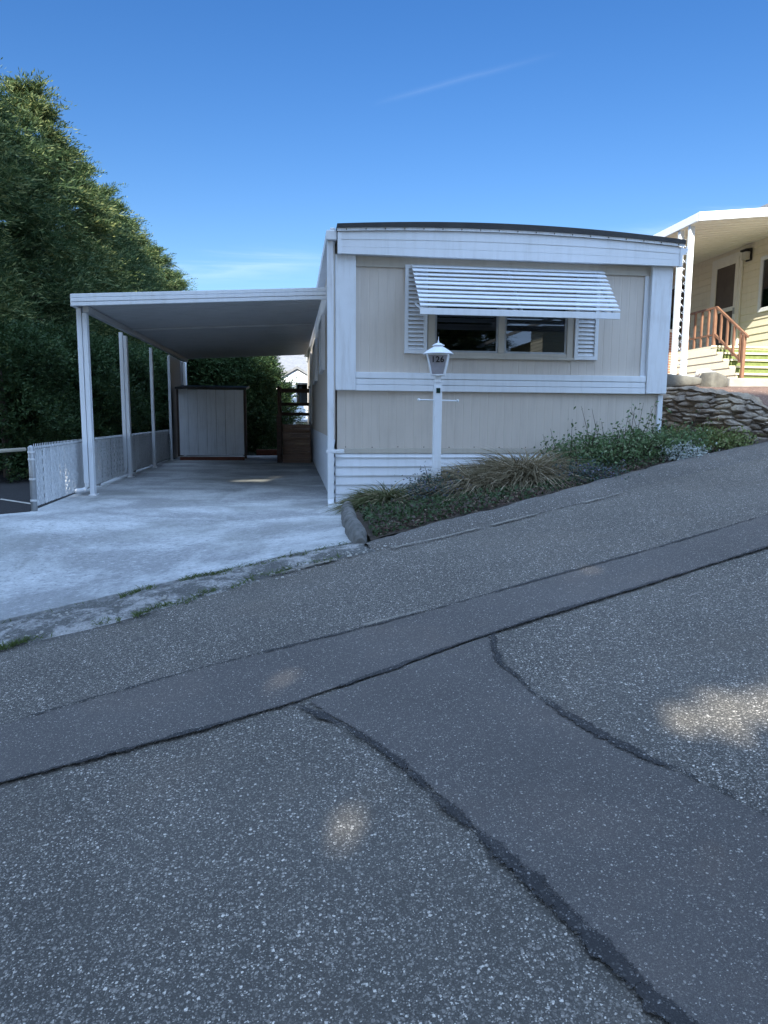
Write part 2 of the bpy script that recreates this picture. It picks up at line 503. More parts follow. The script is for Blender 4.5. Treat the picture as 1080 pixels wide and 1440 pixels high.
class MB:
    def __init__(s):
        s.v, s.f = [], []

    def add(s, vs, fs):
        k = len(s.v)
        s.v += [tuple(p) for p in vs]
        s.f += [tuple(i + k for i in f) for f in fs]
        return s

    def box(s, x0, x1, y0, y1, z0, z1):
        vs = [(x, y, z) for z in (z0, z1) for y in (y0, y1) for x in (x0, x1)]
        return s.add(vs, [(0, 2, 3, 1), (4, 5, 7, 6), (0, 1, 5, 4), (2, 6, 7, 3), (0, 4, 6, 2), (1, 3, 7, 5)])

    def bar(s, a, b, w, h, up=(0, 0, 1)):
        """box beam from a to b, width w across, height h"""
        a, b = Vector(a), Vector(b)
        d = (b - a).normalized()
        up = Vector(up)
        sd_ = d.cross(up)
        if sd_.length < 1e-5:
            sd_ = d.cross(Vector((0, 1, 0)))
        sd_.normalize()
        u = sd_.cross(d)
        vs = []
        for p in (a, b):
            for i, j in ((-1, -1), (1, -1), (1, 1), (-1, 1)):
                vs.append(p + sd_ * (i * w / 2) + u * (j * h / 2))
        return s.add(vs, [(0, 1, 2, 3), (7, 6, 5, 4), (0, 4, 5, 1), (1, 5, 6, 2), (2, 6, 7, 3), (3, 7, 4, 0)])

    def tube(s, pts, r, n=10, caps=True):
        pts = [Vector(p) for p in pts]
        rs = r if isinstance(r, (list, tuple)) else [r] * len(pts)
        rings = []
        for i, p in enumerate(pts):
            d = (pts[min(i + 1, len(pts) - 1)] - pts[max(i - 1, 0)]).normalized()
            ref = Vector((0, 0, 1)) if abs(d.z) < 0.9 else Vector((0, 1, 0))
            a = d.cross(ref).normalized()
            b = a.cross(d)
            rings.append([p + (a * math.cos(2 * math.pi * k / n) + b * math.sin(2 * math.pi * k / n)) * rs[i] for k in range(n)])
        vs = [q for ring in rings for q in ring]
        fs = []
        for i in range(len(pts) - 1):
            for k in range(n):
                k2 = (k + 1) % n
                fs.append((i * n + k, i * n + k2, (i + 1) * n + k2, (i + 1) * n + k))
        if caps:
            fs.append(tuple(range(n))[::-1])
            fs.append(tuple((len(pts) - 1) * n + k for k in range(n)))
        return s.add(vs, fs)

    def lathe(s, c, prof, n=20, rot=0.0):
        """prof: (radius, z) list turned about a vertical axis through c"""
        c = Vector(c)
        vs = []
        for r, z in prof:
            for k in range(n):
                a = 2 * math.pi * k / n + rot
                vs.append((c.x + r * math.cos(a), c.y + r * math.sin(a), c.z + z))
        fs = []
        for i in range(len(prof) - 1):
            for k in range(n):
                k2 = (k + 1) % n
                fs.append((i * n + k, i * n + k2, (i + 1) * n + k2, (i + 1) * n + k))
        fs.append(tuple(range(n))[::-1])
        fs.append(tuple((len(prof) - 1) * n + k for k in range(n)))
        return s.add(vs, fs)

    def lap(s, p0, p1, z0, z1, pitch, nrm, depth=0.014):
        """lap siding between plan points p0,p1; each course leans out at its foot"""
        nx, ny = nrm
        z = z0
        while z < z1 - 1e-4:
            zt = min(z + pitch, z1)
            vs = []
            for p in (p0, p1):
                vs.append((p[0] + nx * depth, p[1] + ny * depth, z + 0.004))
                vs.append((p[0] + nx * 0.001, p[1] + ny * 0.001, zt + 0.004))
                vs.append((p[0], p[1], z + 0.002))
            s.add(vs, [(0, 3, 4, 1), (0, 2, 5, 3)])
            z = zt
        return s

    def ribbed(s, p0, p1, z0, z1, pitch, depth, nrm):
        """sheet with narrow vertical grooves"""
        p0, p1 = Vector((*p0, 0)), Vector((*p1, 0))
        L = (p1 - p0).length
        d = (p1 - p0) / L
        n = Vector((*nrm, 0))
        offs = []
        x = 0
        k = 0
        while x < L:
            e = min(x + pitch, L)
            offs += [(x + 0.002, 0), (max(x + 0.002, e - 0.016), 0), (max(x + .003, e - 0.010), -depth), (max(x + .004, e - 0.004), -depth)]
            x = e
            k += 1
        offs.append((L, 0))
        vs = []
        for o, dp in offs:
            q = p0 + d * o + n * dp
            vs += [(q.x, q.y, z0), (q.x, q.y, z1)]
        fs = [(2 * i, 2 * i + 2, 2 * i + 3, 2 * i + 1) for i in range(len(offs) - 1)]
        return s.add(vs, fs)

    def prism(s, poly, axis, a, b):
        """2-D polygon extruded along an axis ('x','y' or 'z') from a to b"""
        def p3(u, v, w):
            return {"x": (w, u, v), "y": (u, w, v), "z": (u, v, w)}[axis]
        n = len(poly)
        vs = [p3(u, v, a) for u, v in poly] + [p3(u, v, b) for u, v in poly]
        fs = [tuple(range(n)), tuple(range(2 * n - 1, n - 1, -1))]
        fs += [(i, i + n, (i + 1) % n + n, (i + 1) % n) for i in range(n)]
        return s.add(vs, fs)

    def grid(s, P):
        """P[i][j] points"""
        ni, nj = len(P), len(P[0])
        vs = [q for row in P for q in row]
        fs = [(i * nj + j, (i + 1) * nj + j, (i + 1) * nj + j + 1, i * nj + j + 1) for i in range(ni - 1) for j in range(nj - 1)]
        return s.add(vs, fs)

    def build(s, name, mat, parent=None, smooth=False, bevel=0.0, fix=True, origin=None):
        me = bpy.data.meshes.new(name)
        org = Vector(origin) if origin else (ORG[parent.name] if parent else Vector((0, 0, 0)))
        me.from_pydata([(p[0] - org.x, p[1] - org.y, p[2] - org.z) for p in s.v], [], s.f)
        me.validate()
        if fix:
            import bmesh
            bm = bmesh.new()
            bm.from_mesh(me)
            bmesh.ops.recalc_face_normals(bm, faces=bm.faces)
            bm.to_mesh(me)
            bm.free()
        me.materials.append(mat)
        o = bpy.data.objects.new(name, me)
        COL.objects.link(o)
        if parent:
            o.parent = parent
            if origin:
                o.location = org - ORG[parent.name]
        elif origin:
            o.location = org
        ORG[o.name] = org
        if smooth:
            me.polygons.foreach_set("use_smooth", [True] * len(me.polygons))
        if bevel:
            md = o.modifiers.new("bevel", "BEVEL")
            md.width = bevel
            md.segments = 2
            md.limit_method = "ANGLE"
        return o


def tag(o, label=None, cat=None, group=None, kind=None):
    if label:
        o["label"] = label
    if cat:
        o["category"] = cat
    if group:
        o["group"] = group
    if kind:
        o["kind"] = kind
    return o


def thing(name, loc, label, cat, group=None):
    o = bpy.data.objects.new(name, None)
    COL.objects.link(o)
    o.location = loc
    o.empty_display_size = 0.2
    ORG[o.name] = Vector(loc)
    return tag(o, label, cat, group)


def raw(name, verts, tris, mat, parent=None, nper=3):
    """fast mesh from numpy; parent origin already subtracted"""
    me = bpy.data.meshes.new(name)
    nv, nf = len(verts), len(tris)
    me.vertices.add(nv)
    me.vertices.foreach_set("co", np.ascontiguousarray(verts, dtype=np.float32).ravel())
    me.loops.add(nf * nper)
    me.loops.foreach_set("vertex_index", np.ascontiguousarray(tris, dtype=np.int32).ravel())
    me.polygons.add(nf)
    me.polygons.foreach_set("loop_start", np.arange(nf, dtype=np.int32) * nper)
    me.update(calc_edges=True)
    me.materials.append(mat)
    o = bpy.data.objects.new(name, me)
    COL.objects.link(o)
    if parent:
        o.parent = parent
        ORG[o.name] = ORG[parent.name]
    else:
        ORG[o.name] = Vector((0, 0, 0))
    return o


# ------------------------------------------------------------------ terrain functions
RD = (math.sin(rad(70.5)), math.cos(rad(70.5)))           # road direction in plan
RX, RY = 0.48, 5.51
RG, RS = 0.126, -0.035                                   # climb along, fall across


def tu2xy(t, u):
    return RX + t * RD[0] + u * RD[1], RY + t * RD[1] - u * RD[0]


def xy2tu(x, y):
    return (x - RX) * RD[0] + (y - RY) * RD[1], (x - RX) * RD[1] - (y - RY) * RD[0]


def road_z(x, y):
    t, u = xy2tu(x, y)
    return RG * max(-14, min(30, t)) + RS * u


def rp(t, u, dz=0.0):
    x, y = tu2xy(t, u)
    return (x, y, RG * max(-14, min(30, t)) + RS * u + dz)


def lerp(a, b, t):
    return a + (b - a) * t


def sstep(a, b, x):
    t = max(0, min(1, (x - a) / (b - a)))
    return t * t * (3 - 2 * t)


def interp(x, tab):
    if x <= tab[0][0]:
        return tab[0][1]
    for (a, va), (b, vb) in zip(tab, tab[1:]):
        if x <= b:
            return lerp(va, vb, (x - a) / (b - a))
    return tab[-1][1]


def nz(x, y=0, z=0):
    return mnoise.noise(Vector((x, y, z)))


def drive_z(x, y):
    t, u = xy2tu(x, y)
    v = -u - 0.2
    return (RG * t + RS * (-0.2)) * (1 - sstep(0.0, 3.1, v)) + 0.03 * (1 - sstep(0, 1, v))


KB = [(0.05, -0.06), (0.14, -0.10), (0.78, -0.22), (1.54, -0.27), (2.11, -0.36), (3.07, -0.5), (4.19, -0.67), (5.34, -0.70), (7.5, -0.62), (12, -0.6)]
KF = [(0.05, 0.05), (0.58, 0.11), (1.31, 0.06), (2.14, 0.01), (3.15, -0.1), (4.26, -0.17), (5.09, -0.15), (7.5, -0.1), (12, -0.1)]


def bed_z(x, y):
    t, u = xy2tu(x, y)
    kb = interp(t, KB)
    zk = RG * t + RS * kb + 0.05
    zh = max(0.02, min(0.68, 0.155 * (x - 0.5) + 0.03))
    w = sstep(kb, kb - 2.0, u) if u < kb else 0
    w = max(0, min(1, (kb - u) / 1.8))
    return lerp(zk, zh, w)


# ------------------------------------------------------------------ ground, road, driveway
def gz(x, y):
    r = road_z(x, y)
    t, u = xy2tu(x, y)
    if u > 0:
        return r - 0.14
    h = max(0.0, min(0.62, 0.14 * (x - 0.5)))
    return lerp(r, h, sstep(0, 3.0, -u)) - 0.16


xs = sorted(set([-600, -300, -150, -80, -50] + [i * 1.5 for i in range(-22, 24)] + [50, 80, 150, 300, 600]))
ys = sorted(set([-600, -300, -150, -80, -50] + [i * 1.5 for i in range(-20, 36)] + [70, 100, 150, 300, 900]))
g = MB().grid([[(x, y, gz(max(-40, min(40, x)), max(-40, min(60, y)))) for y in ys] for x in xs])
tag(g.build("ground", M["ground"]), kind="structure")

# road sheet
us = [0.0 + 0.25 * i for i in range(41)]
ts = [-14 + 0.25 * i for i in range(161)]
rm = MB().grid([[rp(t, (u if u > 0.01 else interp(t, [(-14, 0.3), (-2.5, 0.33), (-1.66, 0.30), (-1.18, 0.2), (-0.6, 0.04), (0.1, 0.02), (2.1, -0.02), (3.15, -0.12), (4.2, -0.2), (8, -0.14)])), 0.006 * nz(t * 0.7, u * 0.7)) for u in us] for t in ts])
tag(rm.build("road", M["road_old"], smooth=True), kind="structure")


def ribbon(name, mat, left, right, dz, jit=0.01, step=0.04, cols=(0, 0.25, 0.5, 0.75, 1), core=(0, 0.6, 1, 0.6, 0)):
    """sheet between two (t,u) polylines sampled at matching parameters, edges ragged"""
    def length(pl):
        return sum(math.dist(a, b) for a, b in zip(pl, pl[1:]))

    def at(pl, s):
        L = length(pl) * s
        for a, b in zip(pl, pl[1:]):
            d = math.dist(a, b)
            if L <= d + 1e-9:
                k = L / d
                return (lerp(a[0], b[0], k), lerp(a[1], b[1], k))
            L -= d
        return pl[-1]
    n = max(2, int(length(left) / step))
    rows = []
    for i in range(n + 1):
        s = i / n
        a, b = at(left, s), at(right, s)
        sm_ = s * length(left) + left[0][0] * 7
        ja = jit * (0.5 * nz(sm_ * 6, 3.1) + 0.55 * nz(sm_ * 22, 8.8) + 0.5 * nz(sm_ * 70, 1.2))
        jb = jit * (0.5 * nz(sm_ * 6, 13.7) + 0.55 * nz(sm_ * 22, 28.8) + 0.5 * nz(sm_ * 70, 9.2))
        dx, dy = b[0] - a[0], b[1] - a[1]
        L = math.hypot(dx, dy) or 1
        a = (a[0] + dx / L * ja, a[1] + dy / L * ja)
        b = (b[0] + dx / L * jb, b[1] + dy / L * jb)
        row = []
        for k in cols:
            t, u = lerp(a[0], b[0], k), lerp(a[1], b[1], k)
            row.append(rp(t, u, dz + 0.006 * nz(t * 0.7, u * 0.7)))
        rows.append(row)
    o = MB().grid(rows).build(name, mat)
    at = o.data.attributes.new("core", "FLOAT", "POINT")
    at.data.foreach_set("value", list(core) * len(rows))
    return tag(o, kind="structure")


PCOL, PCORE = (0, 0.04, 0.09, 0.3, 0.5, 0.7, 0.91, 0.96, 1), (0, 0.5, 1.3, 2, 2, 2, 1.3, 0.5, 0)
UP = [(-14, 1.46), (-2.46, 1.47), (-1.58, 1.45), (-0.51, 1.51), (0.28, 1.51), (1.48, 1.50), (2.92, 1.44), (14, 1.4)]
LO = [(-14, 2.0), (-2.44, 2.03), (-1.72, 2.09), (-1.24, 2.11), (-0.71, 2.07), (-0.12, 2.02), (0.57, 2.01), (2.18, 1.97), (14, 1.9)]
BLc = [(-1.22, 2.13), (-1.13, 2.5), (-1.09, 2.78), (-1.07, 3.16), (-1.06, 3.46), (-1.06, 4.06), (-1.05, 9.5)]
BRc = [(-0.14, 2.03), (-0.29, 2.34), (-0.37, 2.73), (-0.38, 3.04), (-0.36, 3.27), (-0.31, 3.54), (-0.29, 3.73), (-0.26, 9.5)]
def wide(pl, d):
    return [(t, u + d) for t, u in pl]


ribbon("road_patch", M["road_new"], wide(UP, -0.02), wide(LO, 0.02), 0.012, 0.006, cols=PCOL, core=PCORE)
ribbon("road_patch", M["road_new"], [(t - 0.03, u) for t, u in BLc], [(t + 0.03, u) for t, u in BRc], 0.008, 0.008, cols=PCOL, core=PCORE)
ribbon("road_patch", M["road_new"], [(4.3, 0.55), (4.55, 0.22), (5.2, 0.05), (9, 0.0)], [(4.35, 0.62), (4.7, 0.62), (5.4, 0.6), (9, 0.62)], 0.009, 0.02, cols=PCOL, core=PCORE)


def seam(pl, w, dz=0.016, jit=0.016, step=0.014):
    """tar line along a (t,u) polyline; w may grow along it"""
    ws = w if isinstance(w, (list, tuple)) else [w] * len(pl)
    l, r = [], []
    for i, (p, ww) in enumerate(zip(pl, ws)):
        a, b = pl[max(0, i - 1)], pl[min(len(pl) - 1, i + 1)]
        dx, dy = b[0] - a[0], b[1] - a[1]
        L = math.hypot(dx, dy)
        nx, ny = -dy / L, dx / L
        l.append((p[0] - nx * ww / 2, p[1] - ny * ww / 2))
        r.append((p[0] + nx * ww / 2, p[1] + ny * ww / 2))
    return ribbon("tar_seam", M["tar"], l, r, dz, jit, step)


seam(UP, 0.046, jit=0.016)
seam(LO, 0.056, jit=0.02)
seam([(-1.27, 2.12), (-1.20, 2.3), (-1.14, 2.5), (-1.10, 2.78), (-1.085, 3.16), (-1.07, 3.46), (-1.065, 4.1), (-1.06, 9)], [0.07, 0.085, 0.09, 0.09, 0.10, 0.105, 0.105, 0.10], 0.014, 0.022)
seam([(-0.12, 2.04), (-0.22, 2.16), (-0.30, 2.34), (-0.37, 2.73), (-0.375, 3.04), (-0.355, 3.27), (-0.305, 3.54), (-0.285, 3.73), (-0.255, 9.5)], [0.10, 0.11, 0.10, 0.085, 0.09, 0.09, 0.09, 0.09, 0.09], 0.014, 0.03)
seam([(4.25, 0.62), (4.7, 0.63), (5.4, 0.61), (9, 0.63)], 0.05, jit=0.012)
# pale grit caught along the foot of the berm and on the upper seam
for gp in ([(-0.62, 1.47), (-0.42, 1.475), (-0.22, 1.48)], [(-0.75, 0.13), (-0.45, 0.10), (-0.2, 0.09)], [(0.25, 0.13), (0.7, 0.145), (1.1, 0.115)], [(1.22, 0.11), (1.6, 0.08), (1.75, 0.07)], [(2.3, 0.04), (2.8, 0.0)]):
    ribbon("grit_strip", M["sand"], [(t, u - 0.03) for t, u in gp], [(t, u + 0.03) for t, u in gp], 0.018, 0.02, 0.012)

# gutter strip of broken concrete below the driveway lip
rows = []
GE = [(-6, 0.36), (-2.48, 0.34), (-2.09, 0.38), (-1.66, 0.32), (-1.18, 0.22), (-0.61, 0.06), (0.1, 0.06)]
DE = [(-6, -0.14), (-2.49, -0.14), (-1.93, -0.17), (-1.23, -0.24), (-0.82, -0.23), (-0.49, -0.27), (0.14, -0.23)]
for i in range(401):
    t = -6 + 6.14 * i / 400
    a, b = interp(t, DE) + 0.015 * nz(t * 5), interp(t, GE) + 0.03 * nz(t * 4, 5)
    rows.append([rp(t, lerp(a - 0.05, b, k), 0.012 + 0.022 * math.sin(math.pi * min(k, 1)) * (0.6 + nz(t * 3, k * 4)) + 0.012 * nz(t * 9, k * 6) - (0.035 if k > 1 else 0) - (0.045 if k < 0.05 else 0)) for k in (0, 0.12, 0.25, 0.4, 0.55, 0.7, 0.85, 0.97, 1.08)])
tag(MB().grid(rows).build("gutter", M["gutter"], smooth=True), kind="structure")

# driveway slab
LB = [(-4.6, 3.85), (-3.9, 6.9), (-3.25, 8.02), (-2.92, 8.3), (-3.1, 13), (-3.2, 20.6)]


def left_b(s):                                             # left boundary by slab depth fraction
    return (interp(s, [(0, LB[0][0]), (.17, LB[1][0]), (.235, LB[2][0]), (.25, LB[3][0]), (.5, LB[4][0]), (1, LB[5][0])]),
            interp(s, [(0, LB[0][1]), (.17, LB[1][1]), (.235, LB[2][1]), (.25, LB[3][1]), (.5, LB[4][1]), (1, LB[5][1])]))


rows = []
NJ = 40
for i in range(121):
    s = i / 120
    lx, ly = left_b(s)
    t0 = 0.12
    rx0, ry0 = tu2xy(t0, interp(t0, DE))
    rxx = interp(s, [(0, rx0), (.12, 0.52), (.2, 0.56), (.22, 0.495), (1, 0.495)])
    ry = lerp(ry0, 20.6, s)
    row = []
    for j in range(NJ + 1):
        k = j / NJ
        if s == 0:
            t = lerp(-4.95, t0, k)
            x, y = tu2xy(t, interp(t, DE) + 0.01 * nz(t * 6))
        else:
            x, y = lerp(lx, rxx, k), lerp(ly, ry, k)
            # first rows follow the road edge
            tt = lerp(-4.95, t0, k)
            ex, ey = tu2xy(tt, interp(tt, DE))
            w = sstep(0.0, 0.2, s)
            y2 = ey + (20.6 - ey) * s
            y = lerp(y2, y, w)
        row.append((x, y, drive_z(x, y) + 0.004 * nz(x, y)))
    rows.append(row)
dm = MB().grid(rows)
edge = rows[0]
dm.grid([edge, [(p[0], p[1] - 0.002, p[2] - 0.12) for p in edge]])
le = [r[0] for r in rows]
dm.grid([le, [(p[0] - 0.002, p[1], p[2] - 0.14) for p in le]])
tag(dm.build("driveway", M["drive"], smooth=False), kind="structure")

# neighbouring parking lot left of the fence
rows = []
for i in range(31):
    y = 3.4 + i * 1.2
    row = []
    for j in range(16):
        x = -3.0 - 0.9 * j
        zz = drive_z(x, y) - 0.085
        row.append((x, y, zz))
    rows.append(row)
tag(MB().grid(rows).build("parking_lot", M["lot"]), kind="structure")
lm = MB().grid([[(-3.3, 9.60, -0.078), (-3.3, 9.70, -0.078)], [(-4.02, 10.30, -0.078), (-4.02, 10.40, -0.078)]])
tag(lm.build("parking_line", M["line"]), kind="structure")

# asphalt berm kerb along the planting bed
rows = []
for i in range(301):
    t = 0.11 + 7.65 * i / 300
    f, b = interp(t, KF) + 0.02 * nz(t * 5), interp(t, KB) + 0.025 * nz(t * 4, 9)
    hh = interp(t, [(0.1, 0.05), (0.6, 0.075), (3, 0.09), (8, 0.09)]) + 0.015 * nz(t * 3, 4)
    prof = [(0, 0.002), (0.15, 0.5), (0.35, 0.92), (0.55, 1.0), (0.75, 0.9), (1.0, 0.45), (1.12, -0.6)]
    rows.append([rp(t, lerp(f, b, k), hh * h + 0.008 * nz(t * 12, k * 8)) for k, h in prof])
tag(MB().grid(rows).build("kerb", M["berm"], smooth=True), kind="structure")

# planting bed soil
rows = []
for i in range(61):
    x = 0.62 + 5.6 * i / 60
    # front edge on the berm's back line
    t = (x - RX) / RD[0]
    for _ in range(6):
        u = interp(t, KB)
        t = (x - RX - u * RD[1]) / RD[0]
    fx, fy = tu2xy(t, interp(t, KB) + 0.03)
    row = []
    for j in range(16):
        y = lerp(fy, 8.62 if x < 4.7 else 10.2, j / 15)
        row.append((x, y, bed_z(x, y) + 0.025 * nz(x * 4, y * 4) + 0.012 * nz(x * 11, y * 11)))
    rows.append(row)
tag(MB().grid(rows).build("planting_bed", M["soil"], smooth=True), kind="structure")

# terrace beside the neighbouring house, held by the rock wall
tm = MB()
RWP = [(4.35, 10.9), (4.75, 10.35), (5.2, 9.75), (5.5, 9.1), (5.75, 8.62), (6.1, 8.32), (6.8, 8.3), (7.8, 8.65), (9.4, 9.2), (12, 10.1)]
ter = [(4.4, 11.2), (4.95, 10.6), (5.45, 9.95), (5.75, 9.35), (6.05, 8.95), (6.4, 8.75), (7.0, 8.75), (7.9, 9.05), (9.4, 9.6), (12, 10.5)]
rows = []
for (x, y) in ter:
    zt = interp(x, [(4, 1.5), (5.5, 1.42), (6.1, 1.22), (6.8, 1.22), (8, 1.4), (12, 1.95)])
    rows.append([(x, y, zt), (lerp(x, 9.0, .12) if x < 9 else x, y + 1.0, max(zt, lerp(zt, 1.68, .7))), (x + 0.6, 12.0, 1.70), (x + 1.4, 26, 1.74)])
tag(tm.grid(rows).build("terrace", M["gravel"]), kind="structure")
# ------------------------------------------------------------------ mobile home
HX0, HX1, HY0, HY1 = 0.50, 4.60, 8.50, 24.0
home = thing("mobile_home", (2.55, 16.2, 0), "beige and white mobile home with striped window awning beside the carport", "mobile home")


def roof_top(x):                                           # bowed roof line
    k = (x - 0.5) / (4.66 - 0.5)
    return 3.19 - 0.02 * k + 0.066 * (1 - (2 * k - 1) ** 2)


# front walls
w = MB()
w.ribbed((0.52, HY0), (4.56, HY0), 0.705, 1.40, 0.102, 0.002, (0, -1))
w.build("lower_wall_panel", M["beige_wall"], home)
w = MB()
w.ribbed((0.70, HY0), (1.60, HY0), 1.56, 2.80, 0.102, 0.002, (0, -1))
w.ribbed((3.38, HY0), (4.36, HY0), 1.56, 2.80, 0.102, 0.002, (0, -1))
w.ribbed((1.60, HY0), (3.38, HY0), 1.56, 1.79, 0.102, 0.002, (0, -1))
w.ribbed((1.60, HY0), (3.38, HY0), 2.44, 2.80, 0.102, 0.002, (0, -1))
w.build("upper_wall_panel", M["beige_wall"], home)
MB().box(0.52, 4.56, HY0 - 0.018, HY0 + 0.02, 0.645, 0.703).build("trim_board", M["beige_trim"], home, bevel=0.004)
MB().box(0.70, 4.36, HY0 - 0.022, HY0 + 0.02, 2.80, 2.95).build("trim_board", M["beige_trim"], home, bevel=0.004)
for i in range(13):
    x = 0.62 + i * 0.315 + 0.02 * nz(i * 3.1)
    MB().lathe((x, HY0 - 0.022, 0.72 + 0.006 * nz(i * 1.7)), [(0.003, -0.006), (0.007, -0.003), (0.007, 0.003), (0.003, 0.006)], 8).build("screw", M["dark_wood"], home)
# side and back walls
s = MB()
s.ribbed((HX0, HY0 + 0.01), (HX0, HY1), 0.80, 3.12, 0.102, 0.002, (-1, 0))
s.box(HX0 + 0.02, HX0 + 0.06, HY0 + 0.03, HY1, 0.0, 3.10)
s.build("side_wall", M["beige_wall"], home)
s = MB().box(HX1 - 0.05, HX1 - 0.01, HY0 + 0.03, HY1 - 0.05, 0.0, 3.10).box(HX0 + 0.07, HX1 - 0.02, HY1 - 0.05, HY1, 0.0, 3.1)
s.build("rear_wall", M["beige_wall"], home)
s = MB().lap((0.50, HY0 + 0.002), (4.56, HY0 + 0.002), -0.06, 0.645, 0.1085, (0, -1), 0.02)
s.lap((HX0, HY1), (HX0, HY0), -0.06, 0.80, 0.1085, (-1, 0), 0.02)
s.build("skirting", M["white_vinyl"], home, fix=False)
fl = MB().box(HX0 + 0.07, HX1 - 0.06, HY0 + 0.05, HY1 - 0.06, 0.66, 0.70)
fl.build("floor", M["dark_wood"], home)
# corner box trims and band
for x0, x1 in ((0.50, 0.735), (4.335, 4.60)):
    p = MB().box(x0, x1, HY0 - 0.075, HY0 + 0.015, 1.385, 2.915)
    p.build("corner_trim", M["white_old"], home, bevel=0.006)
p = MB().box(4.275, 4.333, HY0 - 0.02, HY0 + 0.01, 1.60, 2.80)
p.build("corner_strip", M["white_old"], home, bevel=0.003)
p = MB().box(4.52, 4.585, HY0 - 0.03, HY0 + 0.03, 0.3, 1.37)
p.build("corner_strip", M["white_old"], home, bevel=0.004)
p = MB().box(0.737, 4.333, HY0 - 0.06, HY0 + 0.01, 1.382, 1.452).box(0.737, 4.333, HY0 - 0.056, HY0 + 0.01, 1.456, 1.522).box(0.737, 4.333, HY0 - 0.06, HY0 + 0.01, 1.526, 1.598)
p.build("trim_band", M["white"], home, bevel=0.005)
# fascia with two shadow grooves and a bowed top
FY = HY0 - 0.14
fa = MB()
N = 40
for (a0, a1, yo) in ((0.0, 0.30, 0.0), (0.32, 0.62, 0.004), (0.64, 1.0, 0.0)):
    P0 = []
    for i in range(N + 1):
        x = lerp(0.53, 4.665, i / N)
        zb, zt = 2.91 - 0.006 * (x - 0.53) / 4.1, roof_top(x) - 0.045
        z0, z1 = lerp(zb, zt, a0), lerp(zb, zt, a1)
        P0.append([(x, FY + yo, z0), (x, FY + yo, z1), (x, FY + 0.05, z1), (x, FY + 0.05, z0), (x, FY + yo, z0)])
    fa.grid(P0)
    for r in (P0[0], P0[-1]):
        fa.add(r[:4], [(0, 1, 2, 3)])
for (a0, a1) in ((0.29, 0.33), (0.61, 0.65)):
    P0 = []
    for i in range(N + 1):
        x = lerp(0.535, 4.66, i / N)
        zb, zt = 2.91 - 0.006 * (x - 0.53) / 4.1, roof_top(x) - 0.045
        P0.append([(x, FY + 0.008, lerp(zb, zt, a0)), (x, FY + 0.008, lerp(zb, zt, a1))])
    fa.grid(P0)
fa.build("fascia", M["white"], home)
sf = MB().box(0.53, 4.66, FY + 0.05, HY0 + 0.02, 2.918, 2.945)
sf.build("soffit", M["white"], home)
MB().box(0.522, 0.56, FY - 0.008, FY + 0.05, 2.905, 3.14).build("fascia_cap", M["white"], home, bevel=0.004)
MB().box(4.635, 4.673, FY - 0.008, FY + 0.05, 2.895, 3.12).build("fascia_cap", M["white"], home, bevel=0.004)
de = MB()
P0, P1 = [], []
for i in range(N + 1):
    x = lerp(0.515, 4.68, i / N)
    z = roof_top(x)
    P0.append([(x, FY - 0.02, z - 0.045), (x, FY - 0.022, z - 0.012), (x, FY + 0.03, z - 0.012)])
de.grid(P0)
dr = de.build("drip_edge", M["white_old"], home)
for i in range(19):
    x = lerp(0.62, 4.6, i / 18)
    z = roof_top(x) - 0.030
    cl_ = MB().box(x - 0.004, x + 0.004, FY - 0.030, FY - 0.021, z - 0.004, z + 0.010)
    cl_.build("clip", M["ink"], dr)
rf = MB()
P0 = []
for i in range(N + 1):
    x = lerp(0.515, 4.685, i / N)
    z = roof_top(x)
    dz = 0.065 * (0.72 + 0.28 * math.sin(math.pi * i / N))
    P0.append([(x, FY - 0.035, z - 0.012), (x, FY - 0.035, z + dz - 0.012), (x, HY1 + 0.1, z + dz - 0.012), (x, HY1 + 0.1, z - 0.012), (x, FY - 0.035, z - 0.012)])
rf.grid(P0)
for r in (P0[0], P0[-1]):
    rf.add(r[:4], [(0, 1, 2, 3)])
rf.build("roof", M["black_roof"], home)
# side gutter, downspout with elbow, stub on the far corner
gu = MB().box(0.395, 0.513, FY + 0.02, HY1, 3.06, 3.165)
gu.box(0.44, 0.50, FY + 0.05, HY1, 3.165, 3.20)
gu.build("gutter", M["white"], home, bevel=0.008)
ds = MB().box(0.405, 0.478, HY0 - 0.075, HY0 - 0.012, 0.08, 3.06)
ds.bar((0.44, HY0 - 0.044, 0.10), (0.44, HY0 - 0.075, 0.02), 0.07, 0.062)
ds.bar((0.415, HY0 - 0.085, 0.035), (0.59, HY0 - 0.14, 0.012), 0.062, 0.06)
ds.bar((0.39, HY0 - 0.05, 0.665), (0.60, HY0 - 0.09, 0.672), 0.03, 0.045)
ds.build("downspout", M["white_old"], home, bevel=0.008)
gs = MB().prism([(4.675, 3.03), (4.675, 3.13), (4.77, 3.12), (4.74, 3.06)], "y", HY0 - 0.09, HY0 + 0.03)
gs.build("gutter_end", M["white"], home)

